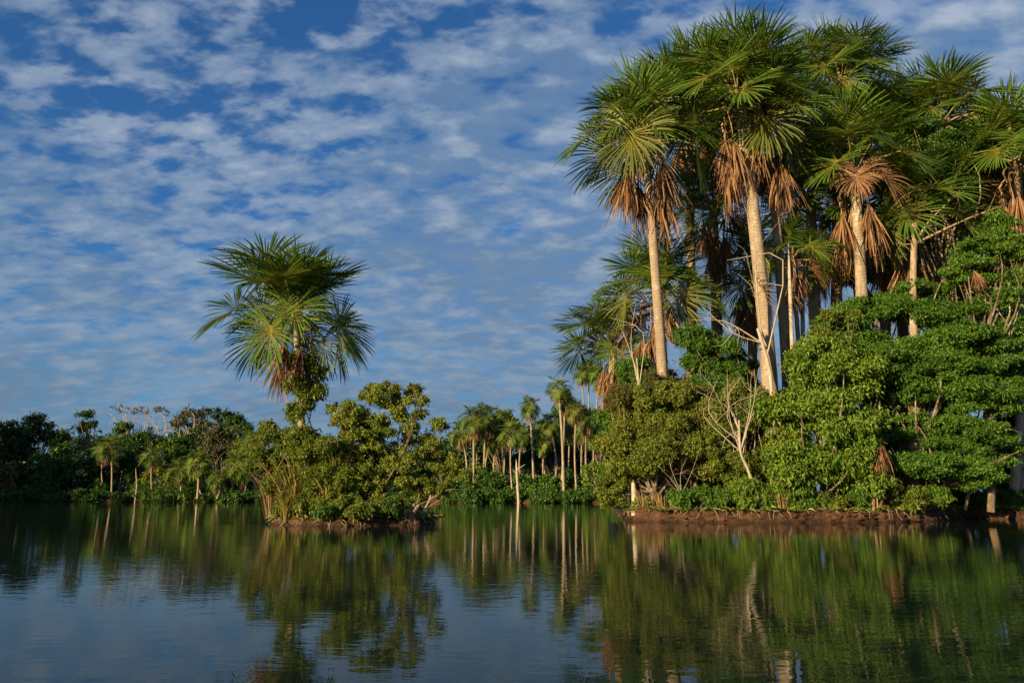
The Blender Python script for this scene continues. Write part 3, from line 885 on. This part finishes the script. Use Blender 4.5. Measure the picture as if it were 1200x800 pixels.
# dead fronds caught in the shrubs
G_DF = 'dead palm fronds caught in the bank shrubs'
for lab, x, y, d, s, v, rx in (('brown dead palm frond hanging low over the bank shrubs', 1030, 500, 30.9, 0.7, 2, 0.0),
                               ('narrow brown frond drooping beside the low hanging one', 1044, 505, 31.2, 0.6, 1, 0.0),
                               ('tan dead frond lying on top of the layered tree', 1028, 355, 32.4, 0.5, 3, 0.2),
                               ('dry frond lying on the leafy crown near the right edge', 1130, 305, 31.9, 0.5, 4, 0.3),
                               ('rusty dead frond caught in the gap left of the thick trunk', 850, 335, 33.0, 1.0, 6, 0.0)):
    c = at(x, y, d)
    o = link('dead_frond_litter', DEADS[v][0], None, c)
    o.rotation_euler = (rx, 0, x * 1.7)
    o.scale = (s, s, s)
    o['label'], o['category'], o['group'] = lab, 'dead frond', G_DF
for k in range(7):
    o = link('dead_frond', DEADS[k % 6][0], snag_palm, at(1187, 262 + 4 * k, 35.0) - np.array(snag_palm.location))
    link('stalk', DEADS[k % 6][1], o)
    o.rotation_euler = (0, 0, k * 2.4 - 2.0)

# ------------------------------------------------------------------ far shores: trees one can tell apart
G_L = 'broadleaf trees of the far left forest'
FARL = [
    (12, 520, 30, 34, 131, 'dark', 'tall dark tree cut by the left edge of the photo'),
    (48, 505, 34, 26, 136, 'dark', 'broad dark crown rising above the forest near the left edge'),
    (72, 540, 26, 28, 130, 'deep', 'rounded green tree below the flat topped tree'),
    (20, 565, 26, 24, 128, 'dark', 'low dark tree at the waterline in the left corner'),
    (45, 552, 20, 26, 127, 'deep', 'mid green tree at the waterline next to the left corner tree'),
    (92, 560, 24, 28, 128, 'dark', 'dark tree at the waterline under the rounded green tree'),
    (112, 540, 22, 26, 132, 'dark', 'dark tree behind the far palm with the pinkish trunk'),
    (110, 575, 16, 15, 126, 'deep', 'low shrub by the water below the pinkish trunk'),
    (140, 550, 22, 30, 130, 'dark', 'tall shaded tree left of the bare pole in the water'),
    (172, 520, 26, 24, 136, 'dark', 'shaded crown under the pale leafless canopy'),
    (150, 512, 24, 22, 138, 'deep', 'green crown between the flat topped tree and the pale canopy'),
    (185, 560, 18, 26, 129, 'olive', 'olive tree right of the bare pole in the water'),
    (205, 530, 24, 24, 134, 'deep', 'green crown above the brightest far trunk'),
    (218, 572, 14, 14, 126, 'deep', 'low bush left of the brightest far trunk foot'),
    (235, 518, 24, 22, 136, 'dark', 'dark crown below the grey canopied tree'),
    (262, 520, 26, 28, 134, 'grey', 'greyish green tree left of the golden island shrubs'),
    (268, 572, 16, 13, 124, 'bright', 'bright green waterside bush near the island left end'),
    (292, 530, 26, 34, 130, 'olive', 'olive tree half hidden by the island shrubs'),
    (300, 572, 22, 16, 127, 'olive', 'low olive bush behind the island left end'),
    (275, 500, 26, 16, 140, 'deep', 'wide crown on the skyline left of the island palm'),
    (312, 508, 24, 18, 136, 'olive', 'lit crown on the skyline just left of the vine clad trunk'),
    (6, 560, 14, 24, 124, 'rust', 'reddish brown bush at the left edge waterline'),
]
for i, (x, y, rx, ry, d, mt, lab) in enumerate(FARL):
    rng = np.random.default_rng(500 + i)
    blobs = [(x + rng.normal() * rx * 0.15, y + rng.normal() * ry * 0.1, rx * 0.8, ry * 0.8), (x - rx * 0.5, y + ry * 0.3, rx * 0.55, ry * 0.6), (x + rx * 0.5, y + ry * 0.25, rx * 0.55, ry * 0.6),
             (x + rng.normal() * rx * 0.3, y - ry * 0.45, rx * 0.5, ry * 0.45)]
    broadleaf(lab, 'tree' if ry > 17 else 'bush', G_L, x, d, blobs, mt, L=0.42, W=0.24, cover=0.75, per=9, rel=(0.26, 0.45), flat=0.7, r0=0.22, seed=500 + i, gz=0.8,
              name='broadleaf_tree' if ry > 17 else 'waterside_bush')
# flat topped and bare emergents on the skyline
broadleaf('flat topped dark tree standing clear on the left skyline', 'tree', G_L, 102, 140, [(100, 485, 17, 4), (104, 496, 12, 4), (95, 500, 12, 5)], 'dark', L=0.42, W=0.22, cover=0.8, per=12, rel=(0.3, 0.5), flat=0.35, r0=0.2, seed=540, gz=0.8, fork=0.9)
bare('pale leafless tree with a thin canopy, left one on the skyline', 'bare tree', 152, 142, [(128, 484, 0), (140, 478, 0), (150, 475, 1), (160, 476, 0), (168, 480, -1), (145, 486, 1), (158, 488, 0)], 0.24, M_PALE, 541, 0.8, fork=(150, 502), sub=5,
     group='pale leafless trees on the left skyline', crown=([(148, 479, 22, 6)], 'grey', 0.25, 0.22))
bare('pale leafless tree with arching limbs, right one on the skyline', 'bare tree', 200, 142, [(172, 482, 0), (182, 478, 0), (192, 480, 1), (205, 484, 0), (212, 490, 0), (178, 492, 0), (168, 496, 0)], 0.24, M_PALE, 542, 0.8, fork=(196, 508), sub=5,
     group='pale leafless trees on the left skyline', crown=([(186, 482, 20, 6)], 'grey', 0.25, 0.22))
broadleaf('grey canopied dome shaped tree on the left skyline', 'tree', G_L, 222, 140, [(222, 484, 22, 8), (210, 496, 16, 9), (236, 496, 16, 9)], 'grey', L=0.36, W=0.2, cover=0.5, per=12, flat=0.6, r0=0.24, seed=543, gz=0.8, bark=M_PALE, fork=0.75)
broadleaf('wide dome crown on the skyline right of the grey canopied tree', 'tree', G_L, 252, 146, [(250, 485, 28, 6), (270, 492, 20, 7)], 'dark', L=0.4, W=0.22, cover=0.8, per=12, flat=0.5, r0=0.24, seed=544, gz=0.8, fork=0.8)

G_C = 'trees and bushes of the middle shore'
FARM = [
    (590, 500, 24, 26, 122, 'dark', 'dark broadleaf crown behind the middle grove centre'),
    (612, 530, 20, 26, 121, 'deep', 'deep green tree between the pole and the long trunked palm'),
    (665, 478, 22, 22, 124, 'dark', 'dark crown right of the tallest middle palm'),
    (650, 520, 24, 24, 122, 'dark', 'dark tree behind the low rusty skirted palm'),
    (700, 505, 22, 34, 118, 'deep', 'deep green tree behind the right end of the middle grove'),
    (548, 560, 26, 22, 113, 'olive', 'olive bush on the shore right of the island tree'),
    (580, 565, 22, 20, 111, 'deep', 'rounded bush below the dark crowned middle palm'),
    (615, 570, 20, 18, 110, 'bright', 'bright bush at the waterline right of the leaning pole'),
    (640, 568, 18, 18, 109, 'bright', 'bright bush at the foot of the tallest middle palm'),
    (668, 565, 20, 20, 110, 'deep', 'dark green bush behind the thin white waterline trunk'),
    (700, 562, 22, 24, 106, 'lime', 'lime green bush against the right bank end'),
    (520, 545, 26, 24, 116, 'olive', 'bush on the far shore showing behind the island right end'),
    (535, 572, 24, 12, 110, 'bright', 'low waterside bush nearest the island right end'),
    (500, 540, 30, 26, 118, 'deep', 'dark tree behind the open island tree'),
    (450, 545, 40, 30, 122, 'dark', 'dark far tree seen through the island tree'),
    (385, 545, 40, 30, 126, 'dark', 'dark far tree seen behind the island palm trunk'),
    (340, 540, 35, 34, 128, 'deep', 'far tree seen behind the island reeds'),
]
for i, (x, y, rx, ry, d, mt, lab) in enumerate(FARM):
    rng = np.random.default_rng(560 + i)
    blobs = [(x, y, rx * 0.8, ry * 0.8), (x - rx * 0.5, y + ry * 0.3, rx * 0.5, ry * 0.6), (x + rx * 0.5, y + ry * 0.2, rx * 0.5, ry * 0.6), (x + rng.normal() * rx * 0.3, y - ry * 0.45, rx * 0.45, ry * 0.45)]
    broadleaf(lab, 'tree' if ry > 24 else 'bush', G_C, x, d, blobs, mt, L=0.34, W=0.2, cover=0.75, per=9, rel=(0.26, 0.45), flat=0.7, r0=0.2, seed=560 + i, gz=0.8,
              name='broadleaf_tree' if ry > 24 else 'waterside_bush')

# ------------------------------------------------------------------ the woods behind, one mass
rf = np.random.default_rng(600)
mb = MB()
cl = []


def mass(px, ytop, d, n, w):
    for k in range(n):
        x = px + rf.uniform(-w, w)
        yt = ytop + rf.uniform(0, 10)
        t = at(x, yt, d + rf.uniform(-3, 6))
        r = rf.uniform(1.6, 3.0)
        z = t[2] - r * 0.7
        while z > 0.5:
            cl.append((np.array([t[0] + rf.normal(), t[1] + rf.normal(), z]), np.array([r, r, r * 0.7])))
            z -= r * 1.3


for px, yt in [(-60, 490), (0, 496), (50, 494), (100, 506), (150, 508), (200, 502), (250, 498), (300, 502), (350, 510), (400, 520), (450, 526), (500, 524),
               (550, 508), (600, 500), (650, 492), (700, 480), (750, 470), (800, 470)]:
    mass(px, yt, 146 if px < 480 else 130, 5 if px < 480 else 9, 34)
for k in range(46):                                       # unseen trees along the left shore, added to shade the far left trees
    t = k / 45
    x, y = -92 - 22 * t + rf.normal() * 2.5, 122 - 72 * t + rf.normal() * 2.5
    if x > -0.66 * y - 4:
        x = -0.66 * y - 4 - rf.uniform(0, 3)
    top = rf.uniform(15, 21)
    z = top
    while z > 0.6:
        r = rf.uniform(2.4, 3.6)
        cl.append((np.array([x - rf.uniform(0, 6), y + rf.normal(), z - r * 0.7]), np.array([r, r, r * 0.75])))
        z -= r * 1.1
fo = link('forest', crown_mesh(rf, cl, 0.75, 0.45, 0.7, M_L['dark'], name='forest', spray=5))
fo['kind'] = 'stuff'
fo['label'] = 'dark unbroken forest behind the far shores, with unseen shade trees added at left'
fo['category'] = 'forest'

ru = np.random.default_rng(610)
cl = []
for px in np.arange(-110, 742, 3.2):
    dd = float(np.interp(px, [-110, 0, 100, 200, 300, 400, 480, 540, 600, 660, 712, 745], [118, 121, 123, 122, 121, 119, 113, 109, 107, 105, 103, 84])) + ru.uniform(-1.5, 0.9)
    p = ground(px, dd, 0.7)
    r = ru.uniform(0.45, 1.0) * (1.0 + 0.6 * math.sin(px * 0.11) * math.sin(px * 0.043))
    cl.append((p + [0, 0, ru.uniform(-0.45, 0.7)], np.array([r, r, r * 0.7])))
for px in np.arange(-110, 742, 5):
    dd = float(np.interp(px, [-110, 0, 100, 200, 300, 400, 480, 540, 600, 660, 712, 745], [118, 121, 123, 122, 121, 119, 113, 109, 107, 105, 103, 84])) + ru.uniform(4, 16)
    r = ru.uniform(1.2, 2.2)
    cl.append((ground(px, dd, 0.9) + [0, 0, ru.uniform(0.0, 1.6)], np.array([r, r, r * 0.8])))
ug = link('undergrowth', crown_mesh(ru, cl, 0.3, 0.17, 0.8, M_L['deep'], name='undergrowth', spray=5, droop=0.5))
ug['kind'] = 'stuff'
ug['label'] = 'low green undergrowth along the far waterline'
ug['category'] = 'undergrowth'

# ------------------------------------------------------------------ ground
def smooth_noise(n, rng, k):
    v = rng.normal(size=n)
    w = np.hanning(k)
    return np.convolve(np.concatenate([v[-k:], v, v[:k]]), w / np.sqrt((w ** 2).sum()), 'same')[k:-k]


def resample(poly, steps):
    out = []
    n = len(poly)
    for i in range(n):
        a, b = poly[i], poly[(i + 1) % n]
        m = max(1, int(np.linalg.norm(b - a) / steps[i]))
        for k in range(m):
            out.append(a + (b - a) * k / m)
    return np.array(out)


def landform(name, poly, steps, jit, prof, mat, seed):
    """a shore polygon (counter-clockwise) lofted through a bank profile: (inward offset, height, roughness)"""
    rng = np.random.default_rng(seed)
    P = resample(np.asarray(poly, float), steps)
    n = len(P)
    seg = np.linalg.norm(np.roll(P, -1, 0) - P, axis=1)
    tan = nrm(np.roll(P, -1, 0) - np.roll(P, 1, 0))
    inn = np.stack([-tan[:, 1], tan[:, 0]], -1)
    j = np.minimum(seg, 1.0) * jit
    P = P + inn * (smooth_noise(n, rng, 9) * j)[:, None]
    pr = []
    for (o0, z0, r0), (o1, z1, r1) in zip(prof[:-1], prof[1:]):
        for q in range(3):
            f = q / 3
            pr.append((o0 + (o1 - o0) * f, z0 + (z1 - z0) * f, r0 + (r1 - r0) * f))
    prof = pr + [prof[-1]]
    rows = []
    hvar = 1 + 0.18 * smooth_noise(n, rng, 15)
    for (off, z, ro) in prof:
        rows.append(np.concatenate([P + inn * (off + smooth_noise(n, rng, 5) * ro)[:, None],
                                    (z * np.where(z > 0, hvar, 1) + rng.normal(size=n) * ro * 0.3)[:, None]], 1))
    mb = MB()
    V = np.concatenate(rows)
    i, k = np.meshgrid(np.arange(len(prof) - 1), np.arange(n), indexing='ij')
    a, b = i * n + k, i * n + (k + 1) % n
    Q = np.stack([a, b, b + n, a + n], -1).reshape(-1, 4)
    base = (len(prof) - 1) * n
    tri = tessellate_polygon([[Vector(v) for v in rows[-1]]])
    T = []
    for t in tri:
        p = V[base + np.array(t)]
        nz = np.cross(p[1] - p[0], p[2] - p[0])[2]
        T.append(np.array(t)[::-1] + base if nz < 0 else np.array(t) + base)
    mb.add(V, Q, np.array(T))
    o = link(name, mb.mesh(name, mat, False))
    o['kind'] = 'structure'
    return o


def soil_mat():
    m, n, out = newmat('red_brown_soil')
    tc = n.new('ShaderNodeTexCoord').outputs['Object']
    a = n.noise(tc, 2.2, 8, 0.65)
    b = n.noise(tc, 11, 5, 0.7)
    col = n.ramp(n.math('ADD', n.math('MULTIPLY', a, 0.6), n.math('MULTIPLY', b, 0.4)),
                 [(0.36, (0.026, 0.014, 0.009)), (0.5, (0.085, 0.042, 0.024)), (0.64, (0.17, 0.088, 0.048))])
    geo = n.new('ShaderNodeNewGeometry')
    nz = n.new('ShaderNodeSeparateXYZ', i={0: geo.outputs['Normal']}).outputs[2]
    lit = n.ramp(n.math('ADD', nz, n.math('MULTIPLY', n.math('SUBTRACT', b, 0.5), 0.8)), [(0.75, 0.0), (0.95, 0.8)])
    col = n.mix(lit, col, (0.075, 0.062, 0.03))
    pz = n.new('ShaderNodeSeparateXYZ', i={0: tc}).outputs[2]
    wet = n.ramp(n.math('ADD', pz, n.math('MULTIPLY', n.math('SUBTRACT', a, 0.5), 0.25)), [(0.03, 1.0), (0.17, 0.0)])
    col = n.mix(n.math('MULTIPLY', wet, 0.65), col, (0.020, 0.011, 0.007))
    bp = n.new('ShaderNodeBump', i={'Strength': 0.9, 'Distance': 0.08, 'Height': b})
    bs = n.new('ShaderNodeBsdfPrincipled', i={'Base Color': col, 'Roughness': n.math('SUBTRACT', 0.9, n.math('MULTIPLY', wet, 0.55)), 'Specular IOR Level': 0.2, 'Normal': bp.outputs[0]})
    n.t.links.new(bs.outputs[0], out.inputs[0])
    return m


M_SOIL = soil_mat()


def g2(px, d):
    return ground(px, d)[:2]


front = [g2(1560, 36), g2(1300, 34.5), g2(1230, 34.0), g2(1190, 34.2), g2(1155, 35.0), g2(1125, 35.6), g2(1108, 34.0), g2(1090, 31.9), g2(1050, 31.0), g2(1000, 30.5), g2(950, 30.3), g2(900, 30.1),
         g2(850, 30.5), g2(800, 30.9), g2(765, 31.4), g2(744, 32.0), g2(738, 33.4), g2(734, 40), g2(728, 60), g2(722, 90), g2(712, 103), g2(660, 105), g2(600, 107), g2(540, 109),
         g2(480, 113), g2(400, 119), g2(300, 121), g2(200, 122), g2(100, 123), g2(0, 121), np.array([-92, 105]), np.array([-98, 70]), np.array([-112, 30]), np.array([-420, 20]),
         np.array([-420, 700]), np.array([500, 700]), np.array([500, 34])]
# the outline above runs clockwise seen from the top: reverse it so the inward side is on its left
front = front[::-1]
st = []
for i in range(len(front)):
    a, b = front[i], front[(i + 1) % len(front)]
    m = (a + b) / 2
    near = 0 < m[0] < 40 and m[1] < 42
    st.append(0.09 if near else (1.0 if m[1] < 140 and abs(m[0]) < 110 else 30.0))
landform('ground', front, st, 0.25, [(-0.9, -0.6, 0.03), (-0.25, -0.12, 0.06), (-0.08, 0.06, 0.06), (0.02, 0.22, 0.05), (0.06, 0.36, 0.05), (0.18, 0.45, 0.04), (0.5, 0.50, 0.05), (1.0, 0.53, 0.05)], M_SOIL, 71)
isl = [g2(338, 27.9), g2(350, 27.3), g2(375, 27.0), g2(400, 27.0), g2(430, 27.2), g2(460, 27.6), g2(490, 27.9), g2(508, 28.6), g2(505, 30.0), g2(470, 31.2), g2(420, 31.6), g2(360, 31.3), g2(325, 30.6), g2(322, 29.2)]
landform('island_ground', isl, [0.09] * len(isl), 0.3, [(-0.5, -0.5, 0.03), (-0.15, -0.1, 0.05), (-0.02, 0.06, 0.05), (0.05, 0.17, 0.04), (0.2, 0.24, 0.04), (0.5, 0.28, 0.03)], M_SOIL, 72)

# grass fringe hanging over the lip of the banks
rg = np.random.default_rng(73)
mb = MB()
pts = []
for poly, z, lim in ((front, 0.47, True), (isl, 0.25, False)):
    pa = resample(np.asarray(poly), [0.05] * len(poly) if not lim else [0.05 if s < 0.2 else 500 for s in st])
    for p in pa:
        if lim and not (0 < p[0] < 30 and p[1] < 42):
            continue
        if rg.random() < 0.75:
            pts.append([p[0] + rg.normal() * 0.10, p[1] + abs(rg.normal()) * 0.35 + 0.12, z])
pts = np.array(pts)
for rep in range(3):
    q = pts + rg.normal(size=pts.shape) * [0.1, 0.15, 0.02]
    A = nrm(np.stack([rg.normal(size=len(q)), -np.abs(rg.normal(size=len(q))) * 0.8, rg.uniform(0.2, 1.3, len(q))], -1))
    Lg = rg.uniform(0.12, 0.38, len(q))
    leaves(mb, q, A, rand_dir(rg, len(q)) + [0, -0.5, 0.5], Lg, Lg * 0.16 + 0.012, 0.1, 0.55)
gr = link('grass', mb.mesh('grass', M_L['gold']))
gr['kind'] = 'stuff'
gr['label'] = 'short grass hanging over the lips of the earth banks'
gr['category'] = 'grass'

# fallen twigs, leaves and fine roots on the earth banks
rl = np.random.default_rng(75)
mb = MB()
for p in pts[rl.random(len(pts)) < 0.55]:
    a = rl.uniform(0, 6.28)
    ln = rl.uniform(0.1, 0.55)
    q = np.array([p[0], p[1] - 0.1, p[2] + rl.uniform(-0.05, 0.06)])
    e = q + np.array([math.cos(a) * ln, -abs(math.sin(a)) * ln * 0.5 - 0.12, -rl.uniform(0.0, 0.42)])
    tube(mb, [q, (q + e) / 2 + rl.normal(size=3) * 0.04 + [0, -0.04, 0.02], e], [0.013, 0.010, 0.005], 4)
li = link('twig_litter', mb.mesh('twig_litter', M_DEADW))
li['kind'] = 'stuff'
li['label'] = 'fine roots and twigs hanging down the earth banks'
li['category'] = 'twigs'

# ------------------------------------------------------------------ water
m, n, out = newmat('lake_water')
tc = n.new('ShaderNodeTexCoord').outputs['Object']
v1 = n.new('ShaderNodeMapping', i={0: tc, 'Scale': (0.55, 1.0, 1.0), 'Rotation': (0, 0, R_(8))}).outputs[0]
w1 = n.noise(v1, 4.5, 3, 0.5, 0.3)
w2 = n.noise(v1, 11.0, 2, 0.5)
w3 = n.noise(v1, 0.55, 2, 0.5)
v2 = n.new('ShaderNodeMapping', i={0: tc, 'Scale': (0.35, 1.0, 1.0), 'Rotation': (0, 0, R_(-6))}).outputs[0]
br = n.ramp(n.noise(v2, 0.07, 3, 0.55), [(0.40, 0.35), (0.62, 1.0)])
hgt = n.math('ADD', n.math('ADD', n.math('MULTIPLY', w1, 0.55), n.math('MULTIPLY', w2, 0.22)), n.math('MULTIPLY', w3, 0.8))
hgt = n.math('MULTIPLY', hgt, br)
bp = n.new('ShaderNodeBump', i={'Strength': 1.0, 'Distance': 0.0065, 'Height': hgt})
bs = n.new('ShaderNodeBsdfPrincipled', i={'Base Color': (0.007, 0.016, 0.011, 1), 'Roughness': 0.012, 'IOR': 1.333, 'Specular IOR Level': 0.17, 'Normal': bp.outputs[0]})
n.t.links.new(bs.outputs[0], out.inputs[0])
mb = MB()
mb.add([[-900, -300, 0], [900, -300, 0], [900, 900, 0], [-900, 900, 0]], [[0, 1, 2, 3]])
wa = link('water', mb.mesh('water', m))
wa['kind'] = 'structure'

# ------------------------------------------------------------------ sun and sky
SUN_AZ, SUN_EL = R_(46), R_(16)          # behind the camera's left shoulder
sd = Vector((-math.sin(SUN_AZ) * math.cos(SUN_EL), -math.cos(SUN_AZ) * math.cos(SUN_EL), math.sin(SUN_EL)))
ld = bpy.data.lights.new('sun', 'SUN')
ld.energy = 5.0
ld.angle = R_(0.5)
ld.color = (1.0, 0.74, 0.38)
lo = bpy.data.objects.new('sun', ld)
COL.objects.link(lo)
lo.rotation_euler = (-sd).to_track_quat('-Z', 'Y').to_euler()
lo.location = (-30, -30, 30)

wd = bpy.data.worlds.new('World')
SC.world = wd
wd.use_nodes = True
wd.node_tree.nodes.clear()
n = NT(wd.node_tree)
wo = n.new('ShaderNodeOutputWorld')
sky = n.new('ShaderNodeTexSky', sky_type='NISHITA', sun_disc=False, sun_elevation=SUN_EL, sun_rotation=math.pi + SUN_AZ,
            air_density=1.0, dust_density=0.6, ozone_density=2.5)
dirv = n.new('ShaderNodeTexCoord').outputs['Generated']
sx = n.new('ShaderNodeSeparateXYZ', i={0: dirv})
z = n.math('ADD', n.math('MAXIMUM', sx.outputs[2], 0.0), 0.26)
cx, cy = n.math('DIVIDE', sx.outputs[0], z), n.math('DIVIDE', sx.outputs[1], z)
cv = n.new('ShaderNodeCombineXYZ', i={0: cx, 1: cy}).outputs[0]
cvr = n.new('ShaderNodeMapping', i={0: cv, 'Rotation': (0, 0, R_(24)), 'Scale': (0.8, 1.15, 1)}).outputs[0]
c1 = n.noise(cvr, 12.5, 6, 0.55, 0.1)
c2 = n.noise(cvr, 1.9, 4, 0.55, 0.3)
# cover grows to the right and towards the horizon
bias = n.math('ADD', n.math('MULTIPLY', sx.outputs[0], 0.19), n.math('MULTIPLY', n.math('SUBTRACT', 0.42, sx.outputs[2]), 0.60))
dens = n.math('ADD', n.math('ADD', n.math('MULTIPLY', c1, 1.05), n.math('MULTIPLY', c2, 0.52)), bias)
cov = n.ramp(dens, [(0.58, 0.0), (0.78, 0.64), (1.0, 0.94)], 'EASE')
tone = n.ramp(n.math('SUBTRACT', n.math('ADD', n.math('MULTIPLY', n.noise(cvr, 15.0, 5, 0.55), 0.5), n.math('MULTIPLY', c1, 0.5)), n.math('MULTIPLY', n.math('SUBTRACT', c2, 0.5), 0.9)), [(0.42, 0.0), (0.64, 1.0)])
lowf = n.ramp(sx.outputs[2], [(0.0, 0.0), (0.42, 1.0)])
cloud_dark = n.mix(lowf, (1.40, 2.25, 3.35), (1.75, 2.8, 4.35))
cloud_lit = n.mix(lowf, (1.75, 2.65, 3.75), (4.3, 5.1, 6.2))
ccol = n.mix(tone, cloud_dark, cloud_lit)
skc = n.mix(1.0, sky.outputs[0], (0.38, 0.84, 1.30), 'MULTIPLY')
fin = n.mix(cov, skc, ccol)
bg = n.new('ShaderNodeBackground', i={'Color': fin, 'Strength': 0.05})
n.t.links.new(bg.outputs[0], wo.inputs[0])

# ------------------------------------------------------------------ camera
cd = bpy.data.cameras.new('camera')
cd.sensor_width = 36.0
cd.lens = 36.0 * F / 1200.0
cd.clip_end = 3000
co = bpy.data.objects.new('camera', cd)
COL.objects.link(co)
co.location = (0, 0, CAM_H)
co.rotation_euler = (math.pi / 2 + PITCH, 0, 0)
SC.camera = co

vs = SC.view_settings
vs.view_transform = 'Standard'
vs.look = 'None'
vs.exposure = 0.93
vs.gamma = 1.0
SC.cycles.max_bounces = 6
SC.cycles.use_denoising = True
